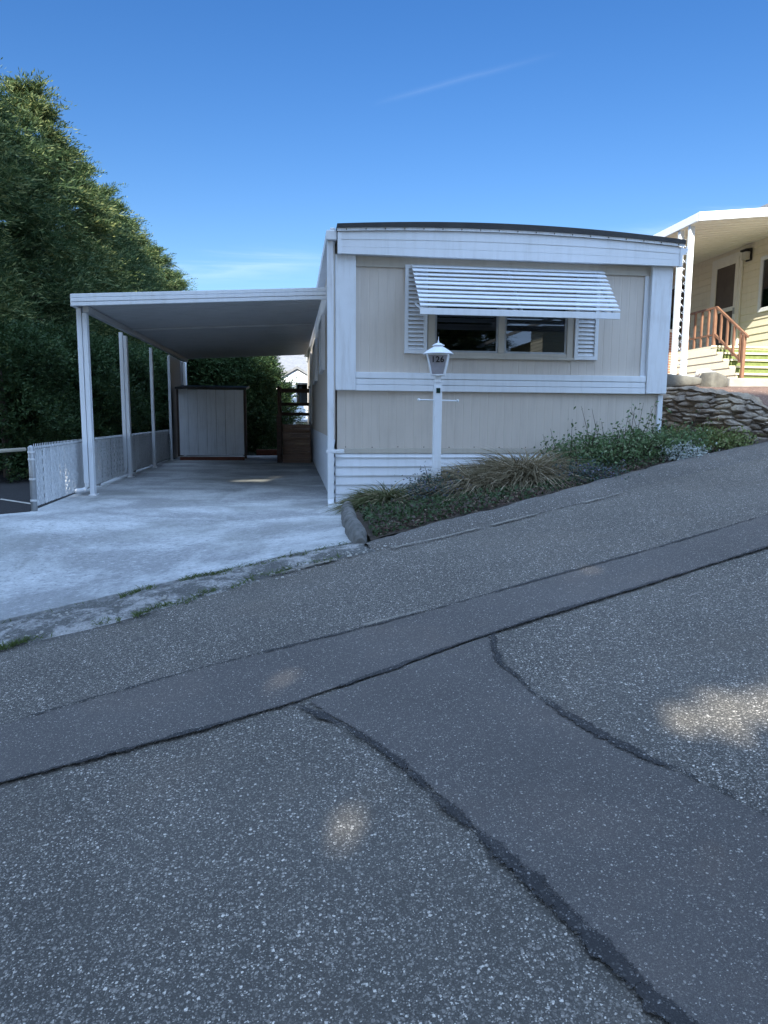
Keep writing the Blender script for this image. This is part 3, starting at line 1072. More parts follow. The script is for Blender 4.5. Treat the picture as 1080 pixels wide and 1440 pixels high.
# front window
win = MB()
WX0, WX1, WZ0, WZ1 = 1.595, 3.385, 1.785, 2.45
win.box(WX0, WX0 + 0.085, HY0 - 0.03, HY0 + 0.05, WZ0, WZ1)
win.box(WX1 - 0.075, WX1, HY0 - 0.03, HY0 + 0.05, WZ0, WZ1)
win.box(WX0 + 0.085, WX1 - 0.075, HY0 - 0.03, HY0 + 0.05, WZ0, WZ0 + 0.062)
win.box(WX0 + 0.085, WX1 - 0.075, HY0 - 0.03, HY0 + 0.05, WZ1 - 0.06, WZ1)
win.box(2.455, 2.53, HY0 - 0.026, HY0 + 0.04, WZ0 + 0.062, WZ1 - 0.06)
win.box(WX0 - 0.02, WX1 + 0.02, HY0 - 0.05, HY0 - 0.03, WZ0 - 0.012, WZ0 + 0.02)
wo_ = win.build("window", M["beige_trim"], home, bevel=0.005)
for a, c in ((1.682, 2.453), (2.532, 3.308)):
    pm = MB().box(a, c, HY0 + 0.006, HY0 + 0.012, WZ0 + 0.064, WZ1 - 0.062)
    pm.build("pane", M["glass"], wo_)
    ib = MB()
    t_ = 0.022
    ib.box(a, a + t_, HY0 - 0.01, HY0 + 0.005, WZ0 + .063, WZ1 - .062)
    ib.box(c - t_, c, HY0 - 0.01, HY0 + 0.005, WZ0 + .063, WZ1 - .062)
    ib.box(a + t_, c - t_, HY0 - 0.01, HY0 + 0.005, WZ0 + .063, WZ0 + .063 + t_)
    ib.build("sash", M["glass_dark"] if False else M["pipe"], wo_)
bl = MB()
for i in range(12):
    z = 2.40 - i * 0.036
    bl.bar((1.70, HY0 + 0.10, z), (3.30, HY0 + 0.10, z - 0.004), 0.03, 0.003)
bl.build("blind", M["white"], wo_)

# louvered shutters
for x0, x1, z0, z1 in ((1.315, 1.585, 1.825, 2.835), (3.405, 3.70, 1.785, 2.80)):
    sh = MB()
    e = 0.042
    yb, yf = HY0 - 0.002, HY0 - 0.04
    sh.box(x0, x0 + e, yf, yb, z0, z1).box(x1 - e, x1, yf, yb, z0, z1)
    sh.box(x0 + e, x1 - e, yf, yb, z0, z0 + e).box(x0 + e, x1 - e, yf, yb, z1 - e, z1)
    n = int((z1 - z0 - 2 * e) / 0.048)
    for i in range(n):
        z = z0 + e + (i + 0.5) * (z1 - z0 - 2 * e) / n
        sh.bar((x0 + e, HY0 - 0.018, z), (x1 - e, HY0 - 0.018, z), 0.005, 0.048, up=(0, 0.62, 1))
    sh.build("shutter", M["white"], home)

# slatted aluminium awning
aw = thing_aw = MB()
AX0, AX1 = 1.385, 3.725
NS = 10
for i in range(NS):
    k0, k1 = i / NS, (i + 1) / NS
    y0, z0 = lerp(HY0 - 0.02, HY0 - 0.60, k0), lerp(2.845, 2.275, k0)
    y1, z1 = lerp(HY0 - 0.02, HY0 - 0.60, k1 * 0.995), lerp(2.845, 2.275, k1)
    sag = 0.004 * math.sin(i * 1.9)
    # each pan: a sloping blade whose foot turns down over the next one
    z0 += sag
    blade = [(y0, z0 - 0.002), (y1 - 0.020, z1 + 0.018), (y1 - 0.020, z1 + 0.009), (y1 - 0.016, z1 + 0.009), (y1 - 0.015, z1 + 0.014), (y0, z0 - 0.006)]
    aw.prism(blade, "x", AX0 + 0.012 * i / NS, AX1 - 0.03 * i / NS)
aw.build("awning", M["white"], home)
awo = bpy.data.objects["awning"]
va = MB().box(AX0 + 0.005, AX1 - 0.035, HY0 - 0.632, HY0 - 0.612, 2.192, 2.262)
va.build("valance", M["white"], awo, bevel=0.004)
for x in (AX0 + 0.05, (AX0 + AX1) / 2, AX1 - 0.09):
    ar = MB()
    ar.bar((x, HY0 - 0.03, 2.80), (x, HY0 - 0.60, 2.235), 0.025, 0.02)
    ar.bar((x, HY0 - 0.04, 2.40), (x, HY0 - 0.58, 2.24), 0.016, 0.016)
    ar.build("awning_bracket", M["white"], awo)

# windows and door on the carport side
for y0, y1 in ((11.15, 12.35), (14.45, 16.25)):
    sw = MB()
    e = 0.07
    x0, x1 = HX0 - 0.055, HX0 + 0.015
    sw.box(x0, x1, y0, y0 + e, 1.80, 2.62).box(x0, x1, y1 - e, y1, 1.80, 2.62)
    sw.box(x0, x1, y0 + e, y1 - e, 1.80, 1.80 + e).box(x0, x1, y0 + e, y1 - e, 2.62 - e, 2.62)
    ym = (y0 + y1) / 2
    sw.box(x0 + 0.01, x1, ym - 0.03, ym + 0.03, 1.80 + e, 2.62 - e)
    swo = sw.build("side_window", M["white"], home, bevel=0.004)
    pn = MB().box(HX0 - 0.03, HX0 - 0.02, y0 + e, ym - 0.03, 1.80 + e, 2.62 - e).box(HX0 - 0.03, HX0 - 0.02, ym + 0.03, y1 - e, 1.80 + e, 2.62 - e)
    pn.build("pane", M["glass_dark"], swo)
dd = MB().box(HX0 - 0.045, HX0 - 0.002, 18.45, 19.25, 0.92, 2.70)
ddo = dd.build("door", M["white_old"], home, bevel=0.006)
kn = MB().lathe((HX0 - 0.075, 18.55, 1.85), [(0.012, -0.03), (0.03, -0.012), (0.03, 0.012), (0.012, 0.03)], 12)
kn.build("door_knob", M["pipe"], ddo)

# ------------------------------------------------------------------ carport
def roofz(x, y):
    return 2.485 + 0.017 * (y - 9.8) + 0.054 * (x + 2.75)


car = thing("carport", (-1.2, 14.5, 0), "white metal carport roof on slim posts over the concrete driveway", "carport")
cp = MB()
CX0, CX1, CY0, CY1 = -2.76, 0.40, 9.83, 20.55
rows = []
y = CY0
prof = []
while y < CY1 - 0.15:                                      # ribs across, running along X
    prof += [(y, 0.0), (y + 0.115, 0.0), (y + 0.125, 0.04), (y + 0.150, 0.04)]
    y += 0.165
prof.append((CY1, 0))
xl = lambda y: -2.76 - 0.02 * (y - 9.8)
rows = [[(lerp(xl(yy), CX1, k), yy, roofz(lerp(xl(yy), CX1, k), yy) + h) for k in (0, 0.33, 0.66, 1)] for yy, h in prof]
cp.grid(rows)
top = [[(lerp(xl(yy), CX1, k), yy, roofz(lerp(xl(yy), CX1, k), yy) + 0.07) for k in (0, 0.33, 0.66, 1)] for yy in (CY0, 15, CY1)]
cp.grid(top)
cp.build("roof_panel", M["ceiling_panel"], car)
fc = MB()
for k in range(3):
    z = -0.025 + 0.052 * k
    fc.add([(xl(CY0) - 0.03, CY0 - 0.045 - 0.004 * (k % 2), roofz(xl(CY0), CY0) + z), (0.46, CY0 - 0.045 - 0.004 * (k % 2), roofz(0.46, CY0) + z),
            (0.46, CY0 - 0.045 - 0.004 * (k % 2), roofz(0.46, CY0) + z + 0.047), (xl(CY0) - 0.03, CY0 - 0.045 - 0.004 * (k % 2), roofz(xl(CY0), CY0) + z + 0.047),
            (xl(CY0) - 0.03, CY0 - 0.005, roofz(xl(CY0), CY0) + z), (0.46, CY0 - 0.005, roofz(0.46, CY0) + z),
            (0.46, CY0 - 0.005, roofz(0.46, CY0) + z + 0.047), (xl(CY0) - 0.03, CY0 - 0.005, roofz(xl(CY0), CY0) + z + 0.047)],
           [(0, 1, 2, 3), (7, 6, 5, 4), (0, 4, 5, 1), (3, 2, 6, 7), (0, 3, 7, 4), (1, 5, 6, 2)])
fc.build("fascia", M["white"], car, bevel=0.004)
gb = MB()
a, b2 = (xl(CY0) - 0.03, CY0 - 0.003), (xl(CY1) - 0.03, CY1)
za, zb = roofz(a[0], a[1]), roofz(b2[0], b2[1])
gb.bar((a[0], a[1], za + 0.055), (b2[0], b2[1], zb + 0.055), 0.055, 0.155)
gb.build("side_gutter", M["white"], car, bevel=0.006)
bm_ = MB().bar((xl(10) + 0.10, 9.95, roofz(-2.7, 9.95) - 0.045), (xl(20.4) + 0.10, 20.4, roofz(-2.9, 20.4) - 0.045), 0.07, 0.08)
bm_.bar((xl(12.6) + 0.14, 12.75, roofz(-2.65, 12.75) - 0.022), (0.39, 12.75, roofz(0.39, 12.75) - 0.022), 0.05, 0.035)
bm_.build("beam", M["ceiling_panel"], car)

lead = [(-2.70, 10.02), (-2.865, 13.05), (-2.93, 15.65), (-2.99, 18.2), (-3.0, 20.35)]


def post_mesh(x, y):
    p = MB()
    zt = roofz(x, y) - 0.085
    p.box(x - 0.030, x + 0.030, y - 0.025, y + 0.025, 0.0, zt)
    p.box(x - 0.020, x + 0.020, y + 0.085, y + 0.115, 0.0, zt)
    # pressed-metal lattice between the two members
    z = 0.12
    while z < zt - 0.3:
        p.bar((x, y + 0.025, z), (x, y + 0.085, z + 0.14), 0.012, 0.02)
        p.bar((x, y + 0.085, z + 0.15), (x, y + 0.025, z + 0.29), 0.012, 0.02)
        z += 0.3
    p.box(x - 0.05, x + 0.05, y - 0.045, y + 0.13, drive_z(x, y) - 0.01, drive_z(x, y) + 0.012)
    return p


for i, (x, y) in enumerate(lead):
    po = post_mesh(x, y).build("post", M["white_old"], car, bevel=0.004)
    if i < 2:
        d = MB()
        xx = x - 0.068
        d.box(xx - 0.030, xx + 0.030, y - 0.028, y + 0.028, 0.17, roofz(x, y) - 0.03)
        d.tube([(xx, y, 0.20), (xx, y, 0.13), (xx - 0.03, y - 0.01, 0.085), (xx - 0.11, y - 0.03, 0.07), (xx - 0.15, y - 0.035, 0.065)], 0.028, 10)
        d.build("downspout", M["white"], po)

sp_ = MB().box(-3.10, -3.06, 18.75, 21.4, 0.0, 2.62)
sp_.build("side_panel", M["beige_trim"], car)
sp_ = MB().box(-3.12, -3.04, 21.405, 21.55, 0.0, 2.64)
sp_.build("panel_post", M["white"], car, bevel=0.004)

# ------------------------------------------------------------------ storage shed
shed = thing("storage_shed", (-2.0, 18.7, 0), "grey panelled storage shed with dark roof at the back of the carport", "shed")
SX0, SX1, SY0, SY1 = -2.79, -1.215, 18.22, 19.4
fr = MB()
n = 7
for i in range(n):
    x0 = lerp(SX0, SX1, i / n)
    x1 = lerp(SX0, SX1, (i + 1) / n)
    gp = 0.010 if i == 4 else 0.005
    fr.box(x0 + gp / 2, x1 - gp / 2, SY0 + 0.003 * (i % 2), SY0 + 0.03, 0.13, 1.745)
fr.build("front_panel", M["shed_panel"], shed, bevel=0.002)
MB().box(SX0, SX0 + 0.03, SY0 + 0.031, SY1, 0.10, 1.74).box(SX1 - 0.03, SX1, SY0 + 0.031, SY1, 0.10, 1.74).box(SX0 + .03, SX1 - .03, SY1 - 0.03, SY1, 0.10, 1.74).build("side_wall", M["dark_wood"], shed)
rr = MB().prism([(SY0 - 0.10, 1.75), (SY0 - 0.10, 1.80), (SY1 + 0.1, 1.90), (SY1 + 0.1, 1.85)], "x", SX0 - 0.07, SX1 + 0.08)
rr.build("roof", M["black_roof"], shed)
MB().box(SX1 + 0.004, SX1 + 0.06, SY0 - 0.01, SY0 + 0.05, 0.05, 1.748).build("corner_post", M["dark_wood"], shed)
MB().box(SX0 - 0.05, SX0 - 0.004, SY0 - 0.01, SY0 + 0.05, 0.1, 1.748).build("corner_post", M["dark_wood"], shed)
MB().box(SX0 - 0.0, SX1, SY0 - 0.015, SY0 + 0.05, 0.0, 0.085).build("base_board", M["red_wood"], shed)

# ------------------------------------------------------------------ wooden steps to the side door
st = thing("wooden_steps", (0.05, 18.3, 0), "brown wooden entry steps with dark railing against the home wall", "steps")
SXa, SXb = -0.255, 0.435
nst = 5
for i in range(nst):
    y = 17.22 + i * 0.24
    z = 0.18 * (i + 1)
    t_ = MB().box(SXa, SXb, y - 0.02, y + 0.255, z - 0.035, z)
    t_.build("tread", M["tread_wood"], st, bevel=0.004)
    t_ = MB().box(SXa + 0.005, SXb - 0.005, y + 0.002, y + 0.02, z - 0.18, z - 0.105).box(SXa + 0.005, SXb - 0.005, y, y + 0.02, z - 0.102, z - 0.037)
    t_.build("riser", M["tread_wood"], st)
ld = MB()
for k in range(6):
    ld.box(SXa - 0.05, 0.44, 18.42 + k * 0.16, 18.42 + k * 0.16 + 0.152, 0.865, 0.90)
ld.build("landing", M["tread_wood"], st)
MB().box(SXa - 0.03, SXa - 0.003, 17.2, 18.42, 0.0, 0.14).bar((SXa - 0.017, 17.25, 0.10), (SXa - 0.017, 18.5, 0.86), 0.027, 0.22).bar((SXb - 0.0, 17.25, 0.10), (SXb - 0.0, 18.5, 0.86), 0.027, 0.22).build("stringer", M["dark_wood"], st)
for (x, y, zt) in ((-0.335, 17.22, 1.15), (-0.335, 18.45, 1.86), (-0.335, 19.34, 1.86)):
    MB().box(x - 0.045, x + 0.045, y - 0.045, y + 0.045, 0.0, zt).build("rail_post", M["dark_wood"], st, bevel=0.004)
for z, h in ((1.79, 0.11), (1.43, 0.085), (1.17, 0.085)):
    MB().box(-0.29, 0.44, 19.31, 19.345, z - h / 2, z + h / 2).build("rail", M["dark_wood"], st)
    MB().box(-0.35, -0.315, 18.5, 19.29, z - h / 2, z + h / 2).build("rail", M["dark_wood"], st)
MB().bar((-0.335, 17.27, 1.10), (-0.335, 18.41, 1.80), 0.035, 0.10).build("handrail", M["dark_wood"], st)
MB().box(-0.36, -0.31, 18.5, 19.3, 0.0, 0.86).build("side_skirt", M["dark_wood"], st)

# ------------------------------------------------------------------ chain-link fence with slats
fe = thing("chain_link_fence", (-2.95, 13.3, 0), "low chain link fence with white privacy slats along the driveway", "fence")
FA, FB = Vector((-2.89, 8.36, 0)), Vector((-3.10, 18.6, 0))
FD = (FB - FA).normalized()
FN = Vector((FD.y, -FD.x, 0))
FL = (FB - FA).length
sl = MB()
x = 0.05
while x < FL - 0.05:
    c = FA + FD * x + FN * (0.007 * math.sin(x * 51) + 0.004 * math.sin(x * 23))
    top_z = 0.70 + 0.012 * math.sin(x * 91) + 0.0035 * x
    wv = 0.026
    kx = int(round(x / 0.043))
    c = c + FN * (0.004 if kx % 2 else -0.004)
    tw = FN * (0.0015 * math.sin(kx * 2.3))
    a = c - FD * wv - tw
    b3 = c + FD * wv + tw
    off = FN * 0.0025
    sl.add([(*(a - off).xy, 0.05), (*(b3 - off).xy, 0.05), (*(b3 - off).xy, top_z), (*(a - off).xy, top_z),
            (*(a + off).xy, 0.05), (*(b3 + off).xy, 0.05), (*(b3 + off).xy, top_z), (*(a + off).xy, top_z)],
           [(0, 3, 2, 1), (4, 5, 6, 7), (0, 1, 5, 4), (3, 7, 6, 2), (0, 4, 7, 3), (1, 2, 6, 5)])
    x += 0.043
sl.build("slat_panel", M["slat"], fe)
wr = MB()
H = 0.70
for sgn in (1, -1):
    x = -H
    while x < FL:
        xa, xb = x, x + H * 0.62
        za, zb = 0.05, 0.05 + H
        # clip
        pa, pb = max(0.0, xa), min(FL, xb)
        if pb > pa + 0.02:
            ka, kb = (pa - xa) / (xb - xa), (pb - xa) / (xb - xa)
            if sgn > 0:
                z1, z2 = lerp(za, zb, ka), lerp(za, zb, kb)
            else:
                z1, z2 = lerp(zb, za, ka), lerp(zb, za, kb)
            nseg = 6
            o_ = FN * (0.0165 + 0.002 * sgn)
            A = FA + FD * pa + o_
            B = FA + FD * pb + o_
            wr.bar((A.x, A.y, z1), (B.x, B.y, z2), 0.0036, 0.004)
        x += 0.062
wr.build("wire_mesh", M["wire"], fe, fix=False)
tr = MB().tube([(*(FA).xy, 0.70), (*(FB).xy, 0.745)], 0.018, 10)
tr.build("top_rail", M["pipe"], fe, smooth=True)
for d in (0.0, 3.1, 5.9, 8.4, FL):
    c = FA + FD * d - FN * (0.0 if d == 0 else 0.045)
    MB().tube([(c.x, c.y, -0.12), (c.x, c.y, 0.715), (c.x, c.y, 0.735)], [0.034, 0.034, 0.012], 14).build("post", M["pipe"], fe, smooth=True)
for z in (0.12, 0.36, 0.58, 0.66):
    tn = MB().lathe((FA.x, FA.y, z), [(0.0345, -0.012), (0.039, -0.010), (0.039, 0.010), (0.0345, 0.012)], 14)
    tn.build("tension_band", M["wire"], fe)
# free barrier rail left of the fence
MBr = MB().tube([(-2.93, 8.33, 0.70), (-2.86, 7.6, 0.695), (-2.78, 6.6, 0.69), (-2.86, 4.6, 0.68)], 0.022, 10)
pr = thing("barrier_rail", (-2.93, 8.3, 0.68), "thin tan pipe rail reaching left from the fence end post", "rail")
pr_p = MB().tube([(-2.93, 8.29, 0.695), (-3.02, 8.02, 0.693), (-3.20, 7.5, 0.69), (-4.6, 3.9, 0.67)], 0.020, 10)
pr_p.build("pipe", M["pipe_tan"], pr, smooth=True)
MB().tube([(-4.5, 4.15, -0.6), (-4.5, 4.15, 0.66)], 0.03, 12).build("post", M["pipe"], pr, smooth=True)

# ------------------------------------------------------------------ lamp post
LXp, LYp = 1.565, 7.70
lz = bed_z(LXp, LYp)
lamp = thing("lamp_post", (LXp, LYp, lz), "white lamp post with lantern numbered 126 in front of the window", "lamp post")
MB().prism([(LXp - 0.042, LYp - 0.042), (LXp + 0.042, LYp - 0.042), (LXp + 0.042, LYp + 0.042), (LXp - 0.042, LYp + 0.042)], "z", lz - 0.1, 1.41).build("post", M["white_old"], lamp, bevel=0.006)
MB().box(LXp - 0.036, LXp + 0.036, LYp - 0.036, LYp + 0.036, 1.41, 1.455).lathe((LXp, LYp, 0), [(0.05, 1.452), (0.05, 1.468), (0.036, 1.47), (0.036, 1.525)], 20).build("collar", M["white"], lamp)
cbm = MB().tube([(LXp - 0.205, LYp, 1.262), (LXp + 0.225, LYp, 1.255)], 0.0085, 10)
for x, z in ((LXp - 0.205, 1.262), (LXp + 0.225, 1.255)):
    cbm.lathe((x, LYp, z), [(0.004, -0.017), (0.013, -0.011), (0.017, 0), (0.013, 0.011), (0.004, 0.017)], 12)
cbm.build("ladder_bar", M["white"], lamp, smooth=True)
MB().box(LXp - 0.024, LXp + 0.020, LYp - 0.050, LYp - 0.0425, 1.335, 1.39).build("light_sensor", M["sensor"], lamp, bevel=0.003)
# lantern: square tapering cage turned a little
rotL = rad(-14)


def lpt(r, ang, z):
    return (LXp + r * math.cos(ang), LYp + r * math.sin(ang), z)


angs = [rotL + rad(-135 + 90 * k) for k in range(4)]      # corners, first = front left
zb, zt = 1.528, 1.742
rb, rt = 0.068 * 1.414, 0.112 * 1.414
cage = MB()
for k in range(4):
    cage.bar(lpt(rb, angs[k], zb), lpt(rt, angs[k], zt), 0.014, 0.014)
    for r, z in ((rb, zb), (rt, zt)):
        cage.bar(lpt(r, angs[k], z), lpt(r, angs[(k + 1) % 4], z), 0.012, 0.014)
cage.lathe((LXp, LYp, 0), [(0.03, 1.52), (0.09, 1.522), (0.09, 1.53), (0.03, 1.532)], 4, rot=rotL + rad(45))
lan = cage.build("lantern", M["white"], lamp)
for k in range(4):
    i0, i1 = angs[k], angs[(k + 1) % 4]
    gm = MB().add([lpt(rb * 0.93, i0, zb + 0.005), lpt(rb * 0.93, i1, zb + 0.005), lpt(rt * 0.95, i1, zt - 0.005), lpt(rt * 0.95, i0, zt - 0.005)], [(0, 1, 2, 3)])
    o = gm.build("glass", M["frosted"], lan)
    sm = o.modifiers.new("thick", "SOLIDIFY")
    sm.thickness = 0.004
rfm = MB().lathe((LXp, LYp, 0), [(0.0, 1.748), (0.165, 1.748), (0.168, 1.754), (0.12, 1.790), (0.066, 1.822), (0.052, 1.83), (0.052, 1.838), (0.066, 1.840), (0.066, 1.846), (0.035, 1.862), (0.012, 1.872)], 28)
rfm.build("lamp_roof", M["white"], lamp)
MB().tube([(LXp, LYp, 1.87), (LXp, LYp, 1.885), (LXp, LYp, 1.90), (LXp, LYp, 1.935)], [0.008, 0.009, 0.004, 0.002], 10).build("finial", M["white"], lamp)
# the house number on the front glass
cu_ = bpy.data.curves.new("number", "FONT")
cu_.body = "126"
cu_.size = 0.086
cu_.align_x = "CENTER"
cu_.extrude = 0.001
cu_.offset = 0.0018
cu_.space_character = 1.12
tob = bpy.data.objects.new("number_src", cu_)
COL.objects.link(tob)
bpy.context.view_layer.update()
dg = bpy.context.evaluated_depsgraph_get()
nme = bpy.data.meshes.new_from_object(tob.evaluated_get(dg))
bpy.data.objects.remove(tob)
nme.materials.clear()
nme.materials.append(M["ink"])
no = bpy.data.objects.new("house_number", nme)
COL.objects.link(no)
no.parent = lan
ORG[no.name] = ORG[lamp.name]
fn_ang = rotL - math.pi / 2
tilt_ = math.atan2((rt - rb) / 1.414, zt - zb)
dface = (lerp(rb, rt, 0.70) / 1.414) + 0.004
pos = Vector((LXp + dface * math.cos(fn_ang), LYp + dface * math.sin(fn_ang), lerp(zb, zt, 0.62)))
no.location = pos - ORG[lamp.name]
no.rotation_euler = (rad(90) + tilt_, 0, rotL)

# ------------------------------------------------------------------ concrete edging at the bed corner
segs = [((0.63, 8.17), (0.56, 7.35)), ((0.56, 7.32), (0.525, 6.5)), ((0.525, 6.47), (0.535, 5.66))]
for i, (a, b4) in enumerate(segs):
    e = MB()
    rows = []
    for k in range(15):
        s_ = k / 14
        x, y = lerp(a[0], b4[0], s_), lerp(a[1], b4[1], s_)
        end = 1 - 0.5 * (abs(2 * s_ - 1) ** 5)
        zz = max(drive_z(x, y), 0.0 if y > 8 else drive_z(x, y)) - 0.03
        row = []
        for m_ in range(9):
            an = math.pi * m_ / 8
            row.append((x + math.cos(an) * 0.078 * end + 0.006 * nz(s_ * 9 + i * 5, m_), y, zz + math.sin(an) ** 0.7 * 0.15 * end + 0.02 * nz(s_ * 7, m_ * .6 + 9 * i) + 0.01 * nz(s_ * 25, m_ + 9 * i)))
        rows.append(row)
    e.grid(rows)
    e.add(rows[0], [tuple(range(9))])
    e.add(rows[-1], [tuple(range(9))[::-1]])
    lab = ["rounded concrete edging piece beside the downspout foot", "middle rounded concrete edging piece between driveway and planting bed", "rounded concrete edging piece nearest the road at the bed corner"][i]
    tag(e.build("concrete_edging", M["edging"], smooth=True), lab, "edging", "edging pieces along the driveway")

# ------------------------------------------------------------------ rock wall
def pl_at(pl, s):
    L = [0]
    for a, b in zip(pl, pl[1:]):
        L.append(L[-1] + math.dist(a, b))
    d = s * L[-1]
    for i, (a, b) in enumerate(zip(pl, pl[1:])):
        if d <= L[i + 1] + 1e-9:
            k = (d - L[i]) / (L[i + 1] - L[i])
            return (lerp(a[0], b[0], k), lerp(a[1], b[1], k)), d
    return pl[-1], L[-1]


random.seed(11)
cellr = {}


def cellrand(i, j, k=0):
    key = (i, j, k)
    if key not in cellr:
        cellr[key] = random.Random(hash(key) & 0xffffff).random()
    return cellr[key]


COURSE = [-0.3]
_r = random.Random(4)
while COURSE[-1] < 4:
    COURSE.append(COURSE[-1] + _r.uniform(0.055, 0.135))


def rock_disp(s, h):
    """flattish stones of a dry stacked face: cells of a stretched Voronoi pattern"""
    ws = s + 0.06 * nz(s * 3, h * 5, 1) + 0.03 * nz(s * 9, h * 12, 4)
    wh = h + 0.07 * nz(s * 1.1, 3.3) + 0.03 * nz(s * 4, h * 4, 2) + 0.012 * nz(s * 13, h * 12, 7)
    ds, ps = mnoise.voronoi(Vector((ws / 0.23, wh / 0.066, 0.5)))
    e = ds[1] - ds[0]
    k = (round(ps[0].x * 50), round(ps[0].y * 50))
    pl = min(1.0, max(0.0, e / 0.34)) ** 0.55
    q = Vector((ws / 0.23, wh / 0.066, 0.5)) - ps[0]
    d = 0.07 * pl + 0.11 * cellrand(k[0], k[1], 2) * (0.25 + 0.75 * pl)
    d += pl * (0.05 * (cellrand(k[0], k[1], 3) - 0.5) * q.x + 0.05 * (cellrand(k[0], k[1], 4) - 0.4) * q.y)
    d += 0.05 * nz(s * 1.8, h * 2, 2) + 0.022 * nz(s * 9, h * 12, 2) + 0.014 * nz(s * 24, h * 30, 5) + 0.007 * nz(s * 55, h * 66, 8)
    return d


rows = []
NSs, NH = 620, 150
for i in range(NSs + 1):
    (x, y), d = pl_at(RWP, i / NSs)
    (xa, ya), _ = pl_at(RWP, max(0, i / NSs - 0.02))
    (xb, yb), _ = pl_at(RWP, min(1, i / NSs + 0.02))
    nx, ny = (yb - ya), -(xb - xa)
    Ln = math.hypot(nx, ny)
    nx, ny = nx / Ln, ny / Ln
    z0 = bed_z(x, y) - 0.25 if x < 5 else max(road_z(x, y), 0.4) - 0.2
    ztop = interp(x, [(4, 1.56), (5.3, 1.50), (5.65, 1.40), (6.0, 1.18), (6.5, 1.14), (7.2, 1.2), (8, 1.42), (12, 2.0)]) + 0.03 * nz(d * 2)
    if x > 9:
        ztop = max(ztop, z0 + 0.5)
    row = []
    for j in range(NH + 1):
        k = j / NH
        if k < 0.8:
            kk = k / 0.8
            z = lerp(z0, ztop, kk)
            back = 0.20 * kk + 0.10 * kk ** 6
            dd_ = rock_disp(d, z)
            dd_ *= 1 - 0.35 * kk ** 4
        else:
            kk = (k - 0.8) / 0.2
            z = ztop + 0.05 * math.sin(math.pi * kk) + 0.03 * nz(d * 4, kk * 3) - 0.05 * kk
            back = 0.30 + 0.55 * kk
            dd_ = 0.04 * (1 - kk) + rock_disp(d, ztop) * 0.65 * (1 - kk) ** 2
            z += 0.03 * nz(d * 9, kk * 8)
        row.append((x + nx * (dd_ - back), y + ny * (dd_ - back), z))
    rows.append(row)
tag(MB().grid(rows).build("rock_wall", M["rock"], smooth=True, origin=(6, 9, 0.5)), "rough layered grey brown rock retaining wall right of the mobile home", "rock wall")

# two wedge shaped rocks on top of the wall
def boulder(x, y, z, sx, sy, sz, rz, seed, label):
    bmb = MB()
    rows = []
    for i in range(13):
        th = math.pi * i / 12
        row = []
        for j in range(21):
            ph = 2 * math.pi * j / 20
            v = Vector((math.sin(th) * math.cos(ph), math.sin(th) * math.sin(ph), math.cos(th)))
            q = Vector([math.copysign(abs(c) ** 0.38, c) for c in v])
            q *= 1 + 0.16 * nz(v.x * 1.1 + seed, v.y * 1.1, v.z * 1.1) + 0.05 * nz(v.x * 6 + seed, v.y * 6, v.z * 6)
            q.z *= 1 - 0.35 * q.x
            px, py = q.x * sx, q.y * sy
            row.append((x + px * math.cos(rz) - py * math.sin(rz), y + px * math.sin(rz) + py * math.cos(rz), z + q.z * sz))
        rows.append(row)
    return tag(bmb.grid(rows).build("boulder", M["boulder"], smooth=True, origin=(x, y, z)), label, "rock", "loose rocks on top of the rock wall")


boulder(5.85, 10.45, 1.66, 0.34, 0.2, 0.09, 0.1, 2, "flat grey wedge of rock beside the corner of the mobile home")
boulder(6.50, 10.5, 1.66, 0.17, 0.16, 0.12, 0.3, 5, "small pointed grey rock under the white porch column")

# ------------------------------------------------------------------ neighbouring cream house
nb = thing("neighbour_house", (9.5, 15, 1.7), "cream sided raised house with covered porch and green steps at right", "house")
NX = 8.80
s = MB().lap((NX, 22), (NX, 6.5), 1.5, 4.62, 0.135, (-1, 0), 0.018)
s.build("wall", M["cream"], nb, fix=False)
MB().box(NX + 0.02, 15.5, 6.5, 22, 1.3, 4.75).build("house_body", M["cream"], nb)
MB().prism([(NX - 0.35, 4.80), (12.2, 6.0), (15.9, 4.80), (15.9, 4.92), (12.2, 6.13), (NX - 0.35, 4.92)], "y", 6.2, 22.4).build("roof", M["roof_grey"], nb)
MB().box(NX - 0.03, NX - 0.002, 6.6, 21.9, 4.46, 4.60).build("frieze_board", M["cream_trim"], nb)
# porch cover
pc = MB()


def pz(x):
    return 4.215 + 0.10 * (x - 6.37)


rows = []
x = 6.40
prof = []
yy = 11.0
while yy < 21.8:
    prof += [(yy, 0), (yy + 0.125, 0), (yy + 0.14, 0.018), (yy + 0.165, 0.018)]
    yy += 0.18
rows = [[(xx, q, pz(xx) + h) for xx in (6.40, 7.6, 8.77)] for q, h in prof]
pc.grid(rows)
pc.grid([[(xx, q, pz(xx) + 0.075) for xx in (6.40, 8.77)] for q in (11.0, 21.8)])
pc.build("porch_cover", M["cream_trim"], nb)
pf = MB().bar((6.36, 10.975, pz(6.36) + 0.03), (8.95, 10.975, pz(8.95) + 0.03), 0.045, 0.135).bar((6.375, 11.0, pz(6.375) + 0.03), (6.375, 21.8, pz(6.375) + 0.03), 0.045, 0.13)
pf.build("porch_fascia", M["white"], nb, bevel=0.006)
co = MB()
for y in (11.27, 11.58):
    co.box(6.385, 6.465, y - 0.035, y + 0.035, 1.80, pz(6.42) - 0.04)
MB_c = co.build("porch_column", M["white"], nb, bevel=0.004)
sc_ = MB()
z = 1.9
k = 0
